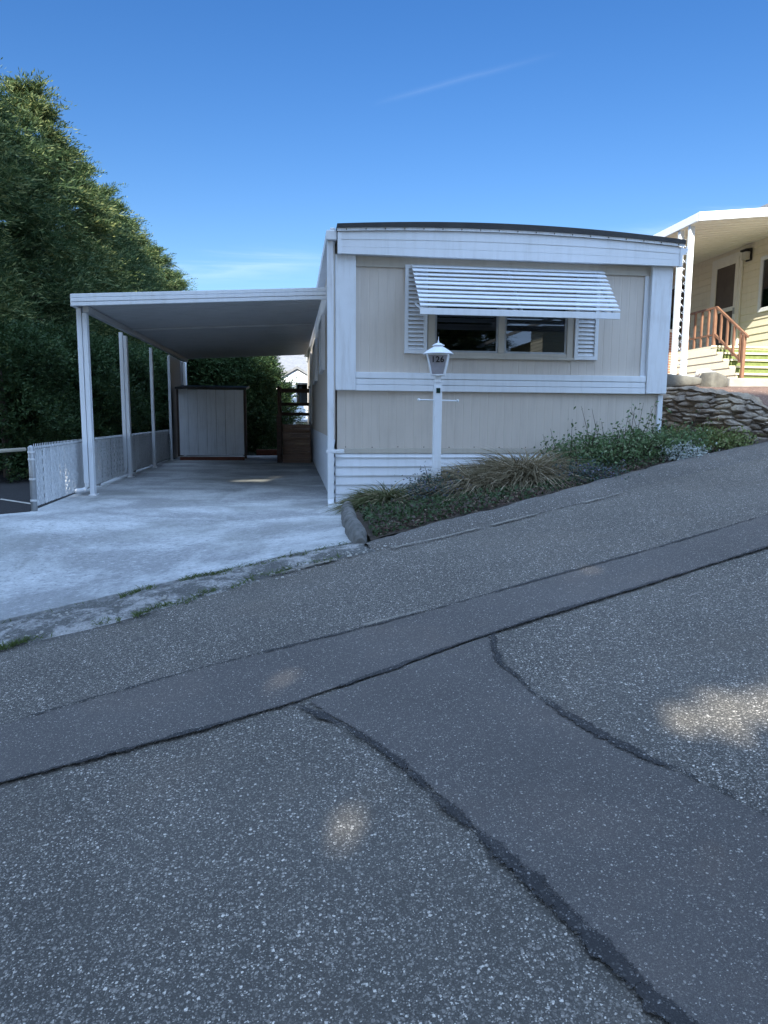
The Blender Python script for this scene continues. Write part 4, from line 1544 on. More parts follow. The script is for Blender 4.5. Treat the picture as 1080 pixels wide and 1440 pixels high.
while z < 4.0:
    # scrolled lattice between the two members
    pts = []
    for q in range(13):
        an = q / 12 * math.pi * 2
        pts.append((6.425, 11.425 + 0.10 * math.sin(an) * (1 if k % 2 else -1), z + 0.23 * q / 12))
    sc_.tube(pts, 0.006, 6)
    sc_.tube([(6.425, 11.30, z + 0.02), (6.425, 11.55, z + 0.21)], 0.005, 6)
    z += 0.235
    k += 1
sc_.build("scroll_lattice", M["white"], MB_c)
MB().box(6.2, 6.75, 11.18, 11.7, 1.70, 1.80).build("column_base", M["white"], MB_c, bevel=0.006)
MB().tube([(6.60, 11.15, 1.80), (6.62, 11.12, 1.86), (6.70, 11.0, 1.87), (6.74, 10.93, 1.84), (6.75, 10.92, 1.66)], 0.04, 10).build("drain_pipe", M["white"], MB_c, smooth=True)

# screen door
dr_ = MB()
y0, y1, z0, z1 = 13.52, 14.36, 2.42, 4.28
for a in ((y0, y0 + 0.10, z0, z1), (y1 - 0.10, y1, z0, z1), (y0 + 0.1, y1 - 0.1, z1 - 0.11, z1), (y0 + 0.1, y1 - 0.1, z0, z0 + 0.12), (y0 + 0.1, y1 - 0.1, 3.26, 3.34)):
    dr_.box(NX - 0.065, NX - 0.022, *a)
dro = dr_.build("screen_door", M["cream_trim"], nb, bevel=0.004)
MB().box(NX - 0.045, NX - 0.035, y0 + 0.1, y1 - 0.1, 3.34, z1 - 0.11).box(NX - 0.045, NX - 0.035, y0 + 0.1, y1 - 0.1, z0 + 0.12, 3.26).build("screen", M["screen"], dro)
MB().box(NX - 0.09, NX - 0.066, y0 + 0.03, y0 + 0.06, 3.18, 3.30).build("handle", M["pipe"], dro)
dfm = MB().box(NX - 0.05, NX - 0.02, y0 - 0.09, y0 - 0.004, z0, z1 + 0.09).box(NX - 0.05, NX - 0.02, y1 + 0.004, y1 + 0.09, z0, z1 + 0.09).box(NX - 0.05, NX - 0.02, y0 - 0.004, y1 + 0.004, z1 + 0.004, z1 + 0.09)
dfm.build("door_frame", M["cream_trim"], nb)
# wall lamp
wl = MB().box(NX - 0.05, NX - 0.02, 13.17, 13.33, 4.13, 4.36).prism([(NX - 0.17, 4.34), (NX - 0.05, 4.36), (NX - 0.05, 4.30), (NX - 0.17, 4.31)], "y", 13.16, 13.34)
wlo = wl.build("wall_lamp", M["ink"], nb, bevel=0.004)
MB().box(NX - 0.15, NX - 0.052, 13.185, 13.315, 4.15, 4.30).build("lamp_shade", M["lamp_lens"], wlo, bevel=0.012)
# windows
for (a, c, zz0, zz1) in ((11.75, 12.85, 3.10, 4.12), (15.4, 17.5, 2.95, 4.16)):
    wm = MB()
    e = 0.075
    for q in ((a, a + e, zz0, zz1), (c - e, c, zz0, zz1), (a + e, c - e, zz0, zz0 + e), (a + e, c - e, zz1 - e, zz1)):
        wm.box(NX - 0.06, NX - 0.02, *q)
    wmo = wm.build("window", M["white"], nb, bevel=0.004)
    MB().box(NX - 0.036, NX - 0.028, a + e, c - e, zz0 + e, zz1 - e).build("pane", M["glass"], wmo)
    MB().box(NX - 0.024, NX - 0.020, a + e, c - e, zz0 + e, zz1 - e).build("curtain", M["shed_panel"], wmo)
# porch deck with steps
PX = 7.58
deck = MB().box(PX + 0.02, NX - 0.03, 12.38, 18.2, 2.36, 2.42)
deck.build("porch_deck", M["cream"], nb)
MB().box(PX + 0.06, NX - 0.05, 12.40, 18.1, 2.421, 2.428).build("porch_carpet", M["green_carpet"], nb)
panel = MB()
ste = [(12.38, 2.36), (12.38, 2.29), (12.19, 2.29), (12.19, 2.155), (11.99, 2.155), (11.99, 2.02), (11.79, 2.02), (11.79, 1.885), (11.59, 1.885), (11.59, 1.70), (13.62, 1.70), (13.62, 2.36)]
panel.prism([(y, z) for y, z in ste], "x", PX, PX + 0.03)
panel.build("step_side", M["cream"], nb)
lapl = MB()
z = 1.72
while z < 2.34:
    yfront = interp(z, [(1.70, 11.60), (1.884, 11.60), (1.886, 11.80), (2.02, 11.80), (2.021, 12.0), (2.154, 12.0), (2.156, 12.2), (2.289, 12.2), (2.291, 12.39), (2.5, 12.39)])
    lapl.add([(PX - 0.016, yfront, z), (PX - 0.016, 13.6, z), (PX - 0.002, 13.6, min(z + 0.13, 2.36)), (PX - 0.002, yfront, min(z + 0.13, 2.36)), (PX, yfront, z), (PX, 13.6, z)], [(0, 1, 2, 3), (0, 4, 5, 1)])
    z += 0.132
lapl.build("side_siding", M["cream"], nb, fix=False)
for i in range(5):
    yf = 12.38 - 0.195 * i
    zt = 2.42 - 0.135 * i
    if i:
        t_ = MB().box(PX + 0.032, NX - 0.04, yf - 0.02, yf + 0.21, zt - 0.035, zt)
        t_.build("step_tread", M["cream_trim"] if False else M["green_carpet"], nb)
    MB().box(PX - 0.02, NX - 0.04, yf - 0.035, yf - 0.021, zt - 0.03, zt + 0.004).build("step_nosing", M["cream"], nb)
    MB().box(PX + 0.032, NX - 0.04, yf + 0.002, yf + 0.012, zt - 0.135, zt - 0.036).build("step_riser", M["green_carpet"], nb)
# brick apron wall beyond the steps
MB().box(PX - 0.12, PX + 0.0, 13.64, 18.2, 1.60, 2.80).build("brick_wall", M["brick"], nb)
MB().box(PX - 0.15, PX + 0.03, 13.62, 18.22, 2.803, 2.86).build("wall_cap", M["white"], nb)
# railing
rl = MB().bar((PX + 0.05, 13.60, 3.10), (PX + 0.05, 12.36, 3.10), 0.035, 0.035).bar((PX + 0.05, 13.6, 2.62), (PX + 0.05, 12.40, 2.62), 0.03, 0.03)
rl.bar((PX + 0.05, 12.36, 3.10), (PX + 0.05, 11.40, 2.47), 0.035, 0.035).bar((PX + 0.05, 12.38, 2.62), (PX + 0.05, 11.52, 2.06), 0.03, 0.04)
rlo = rl.build("railing", M["brown_rail"], nb)
for k in range(5):
    y = 13.5 - k * 0.225
    MB().box(PX + 0.035, PX + 0.065, y - 0.02, y + 0.02, 2.43, 3.082).build("baluster", M["brown_rail"], rlo)
for k in range(4):
    y = 12.20 - k * 0.20
    zt = 3.075 - (12.36 - y) * 0.656
    MB().box(PX + 0.035, PX + 0.065, y - 0.02, y + 0.02, zt - 0.52, zt - 0.01).build("baluster", M["brown_rail"], rlo)
for y, zb_, zt in ((12.40, 2.42, 3.08), (11.50, 1.72, 2.52)):
    MB().box(PX + 0.025, PX + 0.075, y - 0.025, y + 0.025, zb_, zt).build("newel_post", M["brown_rail"], rlo)

# low concrete kerb at the terrace edge
tk = MB().box(6.85, 12.0, 10.62, 10.80, 1.58, 1.735)
tag(tk.build("terrace_kerb", M["kerb_concrete"], bevel=0.012), kind="structure")

# ------------------------------------------------------------------ far white house seen under the carport
fh = thing("white_house", (0.6, 41, 0), "distant white gabled house seen through the gap behind the steps", "house")
MB().lap((-1.8, 41), (3.4, 41), 0.2, 3.6, 0.2, (0, -1), 0.02).box(-1.8, 3.4, 41.02, 46, 0.2, 3.6).build("wall", M["white_vinyl"], fh, fix=False)
MB().prism([(40.6, 3.55), (43.5, 4.75), (46.4, 3.55), (46.4, 3.68), (43.5, 4.9), (40.6, 3.68)], "x", -2.1, 3.7).build("roof", M["roof_grey"], fh)
MB().prism([(-1.0, 3.0), (0.25, 3.72), (1.5, 3.0), (1.5, 3.12), (0.25, 3.86), (-1.0, 3.12)], "y", 39.2, 41.2).build("porch_roof", M["roof_grey"], fh)
MB().prism([(-0.9, 3.0), (0.25, 3.66), (1.4, 3.0)], "y", 39.35, 39.42).build("gable", M["white_vinyl"], fh)
for x in (-0.75, 0.08, 1.3):
    MB().box(x - 0.08, x + 0.08, 39.4, 39.56, 0.3, 3.0).build("porch_post", M["white"], fh)
MB().box(-0.9, 1.4, 39.3, 40.9, 0.9, 1.75).build("porch_base", M["white_vinyl"], fh)
for x0, x1 in ((-0.7, -0.1), (0.25, 0.95)):
    o = MB().box(x0 - 0.08, x1 + 0.08, 40.94, 40.975, 1.85, 3.05).build("window", M["white"], fh)
    MB().box(x0, x1, 40.925, 40.938, 1.93, 2.97).build("pane", M["glass_dark"], o)

ff = thing("wire_fence", (0.3, 30, 0), "dark wire fence crossing in front of the distant white house", "fence")
MB().tube([(-3, 30, 0.98), (4, 30, 0.98)], 0.025, 8).tube([(-3, 30, 0.68), (4, 30, 0.68)], 0.016, 8).build("rail", M["pipe"], ff)
for x in (-2.2, -0.15, 1.6, 3.2):
    MB().tube([(x, 30, -0.2), (x, 30, 1.05)], 0.035, 8).build("post", M["pipe"], ff)
dp = thing("utility_pole", (0.78, 27, 0), "slim pale pole standing behind the steps near the home wall", "pole")
MB().tube([(0.60, 27, -0.2), (0.60, 27, 3.3)], 0.05, 10).build("pole", M["white_old"], dp)
MB().box(0.5, 0.7, 26.92, 27.08, 3.15, 3.45).build("meter_box", M["pipe"], dp)

# ------------------------------------------------------------------ foliage generators (numpy)
rng = np.random.default_rng(5)


def unit(a):
    return a / np.maximum(np.linalg.norm(a, axis=1, keepdims=True), 1e-6)


def spray_tris(P, D, L, nb=12, bl=0.16, bw=0.022, droop=0.25, rg=rng):
    """feathery sprays: narrow blades either side of an axis"""
    n = len(P)
    Z = np.array([0, 0, 1.0])
    D = unit(D)
    S = unit(np.cross(D, Z) + rg.normal(0, 0.35, (n, 3)))
    out = []
    for j in range(nb):
        f = (j + 0.5) / nb
        side = 1 if j % 2 else -1
        base = P + D * (L * f)[:, None] - Z * (droop * L * f * f)[:, None]
        l = bl * (1.15 - 0.6 * f) * rg.uniform(0.7, 1.3, n)
        if j >= nb - 1:
            dirv = D - Z * 0.3
        else:
            dirv = D * 0.75 + S * (0.75 * side) + rg.normal(0, 0.22, (n, 3))
        dirv = unit(dirv)
        tip = base + dirv * l[:, None]
        wv = unit(np.cross(dirv, rg.normal(0, 1, (n, 3)) + Z * 0.6)) * (bw * rg.uniform(0.7, 1.4, n))[:, None]
        mid = base + dirv * (l * 0.45)[:, None]
        out.append(np.stack([base - D * 0.004, mid + wv, tip, mid - wv], 1))
    V = np.concatenate(out, 0)
    return V                                              # (m,4,3) quads


def quads(name, V, mat, parent=None):
    m = len(V)
    return raw(name, V.reshape(-1, 3), np.arange(m * 4).reshape(m, 4), mat, parent, 4)


def lump(phi, h, seed):
    return 1 + 0.16 * np.sin(3 * phi + seed) * np.sin(7 * h + seed * 2) + 0.12 * np.sin(5 * phi - 2 * seed + 9 * h) + 0.07 * np.sin(11 * phi + 17 * h + seed)


def conifer_points(H, R, seed, n, h0=0.04, prof=None, rg=rng):
    """points and directions of sprays through a conifer's outer crown"""
    h = rg.beta(1.0, 1.25, n) * (1 - h0) + h0
    if prof is None:
        r0 = R * np.minimum(1, (1.02 - h) * 1.75) ** 0.85 * np.minimum(1, 0.72 + h * 1.2)
    else:
        r0 = R * prof(h)
    nl = 16                                                # whorls of boughs
    ly = np.round(h * nl) / nl
    bough = np.floor(rg.uniform(0, 9, n))
    phi = (bough + 0.5 * rg.normal(0, 0.46, n)) * (2 * np.pi / 9) + ly * 40.0 + seed
    r0 = r0 * lump(phi, h, seed) * (0.74 + 0.44 * np.sin(ly * 120 + bough * 2.3 + seed) ** 2)
    k = 1 - rg.power(2.6, n) * 0.0 - rg.beta(1.0, 2.8, n) * 0.62
    hz = ly * 0.55 + h * 0.45
    P = np.stack([np.cos(phi) * r0 * k, np.sin(phi) * r0 * k, hz * H + 0.16 * r0 * k - 0.1 * R], 1)
    D = np.stack([np.cos(phi), np.sin(phi), rg.uniform(-0.1, 0.75, n)], 1) + rg.normal(0, 0.28, (n, 3))
    topk = np.clip((h - 0.86) / 0.14, 0, 1)
    D[:, 2] += topk * 1.6
    return P, D


def trunk_mesh(H, r):
    t = MB()
    t.tube([(0, 0, -0.3), (0, 0, 0.3), (0.05, 0.02, H * 0.4), (0.02, -0.03, H * 0.75), (0, 0, H * 0.97)], [r * 1.25, r, r * 0.75, r * 0.4, 0.02], 9)
    for k in range(34):
        a = k * 2.4
        z = H * (0.08 + 0.85 * k / 34)
        l = 0.12 * H * (1.05 - k / 34)
        t.tube([(0, 0, z), (math.cos(a) * l * 0.6, math.sin(a) * l * 0.6, z + l * 0.12), (math.cos(a) * l, math.sin(a) * l, z + l * 0.35)], [r * 0.22, r * 0.14, 0.008], 5, caps=False)
    return t


variants = []
for vi in range(3):
    rg = np.random.default_rng(40 + vi)
    Hh, Rr = 11.0, (2.7, 2.5, 2.9)[vi]
    P, D = conifer_points(Hh, Rr, 1.3 + vi * 2.1, 9000, rg=rg)
    L = rg.uniform(0.35, 0.75, len(P)) * np.where(rg.uniform(0, 1, len(P)) > 0.78, 1.9, 1.0)
    D[:, 2] += 0.15
    V = spray_tris(P, D, L, 15, 0.22, 0.0145, 0.45, rg)
    # leader shoots standing out of the outline
    crown = quads("crown", V, M["conifer_y"] if vi == 0 else M["conifer"])
    tk_ = trunk_mesh(Hh, 0.2).build("trunk", M["bark"])
    variants.append((crown, tk_))

crow = [(-9.1, 17.0, 0, 1.00, 0.3, 1.05), (-8.9, 21.4, 1, 1.05, 1.7, 1.0), (-8.4, 25.6, 0, 1.06, 2.9, 1.0), (-8.6, 30.2, 2, 1.03, 4.0, 1.0),
        (-8.3, 34.6, 1, 1.02, 5.1, 1.0), (-8.3, 39.6, 0, 1.0, 0.8, 1.05), (-8.2, 45.5, 2, 1.02, 2.2, 1.05), (-8.2, 52.5, 1, 1.0, 3.4, 1.1), (-12.2, 19.5, 2, 1.12, 1.0, 1.1)]
crow_lab = ["tall dark conifer at the left edge nearest the parking lot", "tall conifer with the highest pointed top in the photo", "yellow green tall conifer just right of the highest tree",
            "dark broad conifer in the middle of the tree row", "tall conifer right of the broad middle tree in the row", "yellow green conifer above the carport roof corner", "broad far conifer third from the row's right end", "farthest conifer at the low right end of the tree row", "tall conifer mostly hidden behind the nearest left tree"]
used = set()
for (x, y, vi, sc, rz, sw) , lab in zip(crow, crow_lab):
    t_ = thing("conifer_tree", (x, y, -0.1), lab, "tree", "row of tall conifers left of the carport")
    t_.rotation_euler = (0, 0, rz)
    t_.scale = (sc * sw, sc * sw, sc)
    for src in variants[vi]:
        o = src if src.name not in used else src.copy()
        used.add(src.name)
        if o is not src:
            COL.objects.link(o)
        o.parent = t_


def shrub_points(H, R, seed, n, rg, topr=0.75):
    h = rg.beta(1.1, 1.0, n)
    r0 = R * np.sqrt(np.clip(1 - np.clip((h - 0.45) / 0.55, 0, 1) ** 2.4, 0.02, 1)) * lump(np.zeros(n), h, seed)
    phi = rg.uniform(0, 2 * np.pi, n)
    r0 = r0 * lump(phi, h, seed)
    k = 1 - rg.beta(1.0, 3.2, n) * 0.5
    P = np.stack([np.cos(phi) * r0 * k, np.sin(phi) * r0 * k, h * H], 1)
    D = np.stack([np.cos(phi) * 0.8, np.sin(phi) * 0.8, rg.uniform(0.2, 1.0, n)], 1) + rg.normal(0, 0.35, (n, 3))
    return P, D


hv = []
for vi in range(2):
    rg = np.random.default_rng(70 + vi)
    P, D = shrub_points(3.0, 1.25, 0.7 + vi * 3, 5200, rg)
    V = spray_tris(P, D, rg.uniform(0.16, 0.36, len(P)), 9, 0.09, 0.016, 0.1, rg)
    hv.append((quads("foliage", V, M["hedge"]), MB().tube([(0, 0, -0.2), (0, 0, 1.2), (0.05, 0, 2.4)], [0.09, 0.07, 0.02], 8).build("stem", M["bark"])))
hedges = [(-3.7, 34.5, 1, 2.05, "large unseen shrub added behind the carport to shade the white house", 2), (-5.35, 14.2, 0, 0.92, "rounded dark hedge shrub nearest the parking lot behind the fence", 1), (-5.0, 16.5, 1, 0.98, "dark hedge shrub seen between the first and second carport posts", 1), (-4.8, 18.8, 0, 1.0, "dark hedge shrub behind the second and third carport posts", 1),  # first entry is an added hidden shrub that shades the white house
          (-4.7, 21.0, 1, 1.02, "dark hedge shrub beside the beige carport side panel", 1), (-4.8, 23.3, 0, 1.05, "dark hedge shrub farthest along the fence line", 1),
          (-2.6, 23.4, 1, 1.16, "dark hedge shrub directly behind the storage shed", 2), (-1.72, 23.0, 0, 1.08, "dark hedge shrub just right of the shed roof", 2), (-3.6, 25.6, 0, 1.2, "tall hedge shrub behind the beige side panel corner", 2), (-2.05, 26.2, 1, 1.3, "tall rear hedge shrub reaching toward the white house", 2)]
used = set()
for x, y, vi, sc, lab, gi in hedges:
    t_ = thing("hedge_shrub", (x, y, -0.1), lab, "hedge", "dark hedge beyond the fence" if gi == 1 else "dark hedge behind the carport")
    t_.rotation_euler = (0, 0, x * 3 + y)
    t_.scale = (sc, sc, sc)
    for src in hv[vi]:
        o = src if src.name not in used else src.copy()
        used.add(src.name)
        if o is not src:
            COL.objects.link(o)
        o.parent = t_
# reddish timber at the end of the slab
tb = MB().box(-1.05, -0.42, 20.75, 20.87, 0.0, 0.16)
tag(tb.build("garden_timber", M["red_wood"], bevel=0.01), "low reddish timber edging on the ground right of the shed", "timber edging")

# ------------------------------------------------------------------ tall trees behind the camera that shade the place
PD = np.array([-SUN_DIR.x, -SUN_DIR.y])                    # away from the sun
QD = np.array([PD[1], -PD[0]])


def qw(P):
    p = P[:, 0] * PD[0] + P[:, 1] * PD[1]
    q = P[:, 0] * QD[0] + P[:, 1] * QD[1]
    return q, P[:, 2] + TAN * p


CEIL = [(-40, 21), (-22, 19), (-15.6, 17.5), (-12.5, 17.5), (-10, 17.5), (-7, 14.0), (-4.6, 12.0), (-2.5, 10.6), (1.45, 9.75), (1.8, 9.2), (2.1, 8.5), (3, 8.3), (12, 8.6)]
holes = []
for (X, Y, Z, r, fl_) in ((1.62, 2.52, -0.1, 0.05, 1.0), (1.72, 2.46, -0.1, 0.06, 1.0), (1.80, 2.56, -0.08, 0.02, 1.0), (1.50, 2.45, -0.1, 0.0, 1.0), (2.02, 2.58, -0.06, 0.06, 1.0), (2.2, 2.62, -0.05, 0.04, 1.0), (1.35, 2.52, -0.1, -0.03, 1.0),
                          (0.14, 2.17, -0.29, 0.015, 1.0), (0.22, 2.22, -0.28, -0.01, 1.0), (0.05, 2.08, -0.3, -0.02, 1.0), (1.75, 4.35, 0.02, 0.01, 1.0), (1.95, 4.42, 0.05, 0.015, 1.0), (2.2, 4.46, 0.08, 0.0, 1.0), (-0.10, 3.32, -0.22, 0.0, 1.0), (0.02, 3.36, -0.2, -0.02, 1.0),
                          (-0.72, 12.25, 0.0, 0.06, 1.0), (-0.50, 12.3, 0.0, 0.07, 1.0), (-0.95, 12.2, 0.0, 0.02, 1.0), (-0.3, 13.0, 0.0, 0.02, 1.0), (-2.9, 9.6, 0.25, 0.05, 1.0), (-2.93, 11.2, 0.4, 0.04, 1.0), (0.75, 2.15, -0.22, 0.02, 1.0), (0.62, 2.05, -0.24, -0.02, 1.0), (0.9, 2.3, -0.2, -0.02, 1.0), (1.1, 2.4, -0.16, -0.02, 1.0), (1.02, 2.05, -0.2, -0.03, 1.0), (0.35, 2.0, -0.27, -0.03, 1.0), (0.3, 2.35, -0.26, -0.035, 1.0), (1.2, 1.75, -0.2, -0.02, 1.0), (0.6, 1.6, -0.28, -0.03, 1.0), (-0.35, 2.2, -0.34, -0.035, 1.0), (2.6, 4.2, 0.13, -0.01, 1.0), (1.25, 2.6, -0.14, -0.03, 1.0)):
    q, w_ = qw(np.array([[X, Y, Z]]))
    holes.append((q[0], w_[0], r, fl_))


def lightgap(P):
    q, w_ = qw(P)
    rg_ = np.random.default_rng(9)
    keep = w_ < np.interp(q, [c[0] for c in CEIL], [c[1] for c in CEIL])
    for hq, hw, r, fill in holes:
        # w is measured vertically; the beam's true cross-section is squeezed by cos(elevation)
        inside = (((q - hq) / (r + 0.10)) ** 2 + ((w_ - hw) * math.cos(SUN_EL) / (r + 0.10)) ** 2) < 1
        keep &= ~(inside & (rg_.uniform(0, 1, len(P)) < fill))
    return keep


def fir_prof(h):
    return np.clip(np.minimum(1, (1.03 - h) * 2.6), 0, 1) ** 0.7 * np.clip((h - 0.2) * 9, 0.4, 1)


shade_q = [8.6, 5.6, 2.8, 0.0, -2.8, -5.6, -8.6, -11.8, -15.2, -18.8, -22.6]
for i, q in enumerate(shade_q):
    rg = np.random.default_rng(200 + i)
    p = -8.2 + (0.9 if i % 2 else -0.9)
    bx, by = PD * p + QD * q
    top = np.interp(q, [c[0] for c in CEIL], [c[1] for c in CEIL]) - TAN * p + 2.5
    P, D = conifer_points(top, 2.9, i * 1.7, 9000, 4.6 / top, fir_prof, rg)
    P[:, 0] += bx
    P[:, 1] += by
    L = rg.uniform(0.5, 1.0, len(P))
    V = spray_tris(P, D, L, 8, 0.34, 0.075, 0.3, rg)
    keep = lightgap(V.mean(1))
    V = V[keep] - np.array([bx, by, 0])
    t_ = thing("fir_tree", (bx, by, 0), "tall dark fir standing behind the camera across the road", "tree", "tall firs across the road that shade the home")
    quads("crown", V, M["conifer"], t_)
    tr_ = MB().tube([(0, 0, -2.5), (0, 0, top * 0.4), (0, 0, top * 0.8)], [0.34, 0.25, 0.08], 10)
    o = tr_.build("trunk", M["bark"])
    o.parent = t_

for x, y, vi, sc, rz in ((3.4, -28, 2, 1.05, 3.0), (6.8, -28.5, 1, 0.95, 4.4), (9.3, -29.5, 0, 1.0, 5.0), (11.6, -30.2, 2, 0.95, 0.7)):
    t_ = thing("conifer_tree", (x, y, -0.6), "tall conifer far behind the camera across the road mirrored in the front window", "tree", "conifers mirrored in the front window")
    t_.rotation_euler = (0, 0, rz)
    t_.scale = (sc * 1.1, sc * 1.1, sc)
    for src in variants[vi]:
        o = src.copy()
        COL.objects.link(o)
        o.parent = t_

# a cream house across the road, mirrored in the front window
oh = thing("cream_house", (14, -16, 0.5), "cream sided house across the road mirrored in the front window", "house")
MB().box(11.02, 20, -15.6, -14.02, 0.0, 5.2).box(12.6, 20, -24, -15.62, 0.0, 5.2).build("house_body", M["cream"], oh)
MB().lap((11.0, -14), (11.0, -15.6), 0.0, 5.2, 0.16, (-1, 0), 0.02).lap((20, -14.0), (11.0, -14.0), 0.0, 5.2, 0.16, (0, 1), 0.02).build("wall", M["cream"], oh, fix=False)
MB().prism([(10.7, 5.2), (15.5, 7.0), (20.5, 5.2), (20.5, 5.35), (15.5, 7.15), (10.7, 5.35)], "y", -24.4, -13.5).build("roof", M["roof_grey"], oh)

# ------------------------------------------------------------------ planting bed
def blades(P, D, L, w, bend, rg):
    """grass blades, three joined quads each, arching over"""
    n = len(P)
    D = unit(D)
    side = unit(np.cross(D, rg.normal(0, 1, (n, 3)))) * (w * rg.uniform(0.7, 1.3, n))[:, None]
    out = unit(np.stack([D[:, 0], D[:, 1], np.zeros(n)], 1) + rg.normal(0, 0.15, (n, 3)) * np.array([1, 1, 0]))
    verts = []
    for k, f in enumerate((0, 0.38, 0.72, 1.0)):
        c = P + D * (L * f)[:, None] + out * (bend * L * f * f)[:, None] - np.array([0, 0, 1]) * (bend * 0.75 * L * f ** 2.3)[:, None]
        s_ = side * (1.0, 0.95, 0.65, 0.06)[k]
        verts += [c - s_, c + s_]
    V = np.stack(verts, 1)                                 # n,8,3
    idx = np.array([[0, 1, 3, 2], [2, 3, 5, 4], [4, 5, 7, 6]])
    F = (np.arange(n)[:, None, None] * 8 + idx[None]).reshape(-1, 4)
    return V.reshape(-1, 3), F


def grass_clump(x, y, rx, ry, H, n, mat, label, seed, group, lean=0.42, width=0.0062):
    rg = np.random.default_rng(seed)
    a = rg.uniform(0, 2 * np.pi, n)
    r = np.sqrt(rg.uniform(0, 1, n))
    px, py = r * np.cos(a), r * np.sin(a)
    X, Y = x + px * rx * 0.8, y + py * ry * 0.8
    zz = np.array([bed_z(i, j) for i, j in zip(X, Y)])
    z0 = bed_z(x, y)
    lump_ = 0.85 + 0.25 * np.sin(X * 7 + seed) * np.sin(Y * 6)
    P = np.stack([X - x, Y - y, zz - z0 - 0.02], 1)
    D = np.stack([px * lean + rg.normal(0, 0.62, n), py * lean + rg.normal(0, 0.62, n), np.full(n, 1.0)], 1)
    L = H * rg.uniform(0.5, 1.12, n) * (1.08 - 0.3 * r) * lump_
    V, F = blades(P, D, L, width, rg.uniform(0.35, 1.35, n), rg)
    t_ = thing("grass_clump", (x, y, z0), label, "grass clump", group)
    raw("blades", V, F, mat, t_, 4)
    # shorter fresh shoots at the foot
    k = n // 3
    P2 = P[:k] * np.array([1.12, 1.12, 1])
    V, F = blades(P2, D[:k] + rg.normal(0, 0.3, (k, 3)), L[:k] * 0.55, width * 0.9, np.full(k, 0.4), rg)
    raw("fresh_shoots", V, F, M["grass_mix"], t_, 4)
    return t_


grass_clump(1.02, 7.90, 0.20, 0.32, 0.47, 3800, M["grass_mix"], "small half green grass clump by the downspout corner", 1, "ornamental grass clumps in the bed")
grass_clump(2.08, 7.66, 0.28, 0.40, 0.64, 7600, M["grass_dry"], "large dry brown grass clump just right of the lamp post", 2, "ornamental grass clumps in the bed")
grass_clump(2.56, 7.64, 0.30, 0.42, 0.62, 7000, M["grass_dry"], "dry brown grass clump beside the green shrubs", 3, "ornamental grass clumps in the bed")


def leaf_cloud(P, D, size, rg, aspect=0.5):
    n = len(P)
    D = unit(D)
    S = unit(np.cross(D, rg.normal(0, 1, (n, 3))))
    l = size * rg.uniform(0.6, 1.35, n)
    a = P
    m1 = P + D * (l * 0.5)[:, None] + S * (l * aspect * 0.5)[:, None]
    tip = P + D * l[:, None] - np.array([0, 0, 0.12]) * l[:, None]
    m2 = P + D * (l * 0.5)[:, None] - S * (l * aspect * 0.5)[:, None]
    return np.stack([a, m1, tip, m2], 1)


def leafy_shrub(x, y, rx, ry, H, nst, mat, label, seed, group, leaf=0.045, per=26, shoots=6):
    rg = np.random.default_rng(seed)
    z0 = bed_z(x, y)
    t_ = thing("leafy_shrub", (x, y, z0), label, "shrub", group)
    st_ = MB()
    allP, allD = [], []
    for k in range(nst):
        a, r = rg.uniform(0, 2 * math.pi), math.sqrt(rg.uniform(0, 1))
        bx, by = math.cos(a) * r * rx * 0.7, math.sin(a) * r * ry * 0.7
        tall = k < shoots
        hh = H * (rg.uniform(0.95, 1.35) if tall else rg.uniform(0.45, 0.9) * (1.1 - 0.45 * r))
        ex, ey = bx + math.cos(a) * r * rx * 0.45 + rg.normal(0, 0.05), by + math.sin(a) * r * ry * 0.45 + rg.normal(0, 0.05)
        gz0 = bed_z(x + bx, y + by) - z0
        pts = [(bx, by, gz0 - 0.03), (lerp(bx, ex, .4), lerp(by, ey, .4), gz0 + hh * 0.5), (ex, ey, gz0 + hh)]
        st_.tube(pts, [0.005, 0.004, 0.0015], 5, caps=False)
        m = per if not tall else per // 2
        f = rg.uniform(0.15, 1.02, m)
        q = np.stack([np.interp(f, [0, .5, 1], [p[c] for p in pts]) for c in range(3)], 1)
        sp_r = 0.09 if not tall else 0.03
        q += rg.normal(0, sp_r, (m, 3)) * np.array([1, 1, 0.6])
        q[:, 2] = np.maximum(q[:, 2], gz0 + 0.01)
        allP.append(q)
        allD.append(rg.normal(0, 1, (m, 3)) + np.array([0, -0.2, 0.25]))
    V = leaf_cloud(np.concatenate(allP), np.concatenate(allD), leaf, rg)
    quads("foliage", V, mat, t_)
    o = st_.build("stems", M["bark"], fix=False)
    o.parent = t_
    return t_


G = "leafy shrubs in front of the home's right half"
leafy_shrub(3.25, 7.85, 0.42, 0.45, 0.46, 110, M["leaf"], "leafy green shrub beside the dry grass under the wall panel", 11, G)
leafy_shrub(3.78, 7.95, 0.45, 0.45, 0.52, 130, M["leaf"], "tallest leafy green shrub with upright shoots against the wall", 12, G, shoots=9)
leafy_shrub(4.38, 8.05, 0.42, 0.42, 0.44, 110, M["leaf"], "leafy green shrub in front of the home's right corner", 13, G)
leafy_shrub(4.88, 8.25, 0.38, 0.36, 0.30, 110, M["leaf_y"], "yellowish leafy shrub at the foot of the rock wall", 14, G, shoots=4)
leafy_shrub(5.22, 8.08, 0.18, 0.18, 0.18, 50, M["leaf_y"], "low yellowish shrub at the right end of the bed", 16, G, shoots=2)
leafy_shrub(1.50, 7.42, 0.26, 0.24, 0.30, 60, M["cover_blue"], "low bluish green plant at the foot of the lamp post", 15, "small plants by the lamp post", leaf=0.03, per=40, shoots=3)
leafy_shrub(3.05, 7.05, 0.30, 0.18, 0.20, 50, M["cover_blue"], "low bluish plant between dry grass and asphalt kerb", 18, "small plants by the kerb", leaf=0.03, per=34, shoots=1)
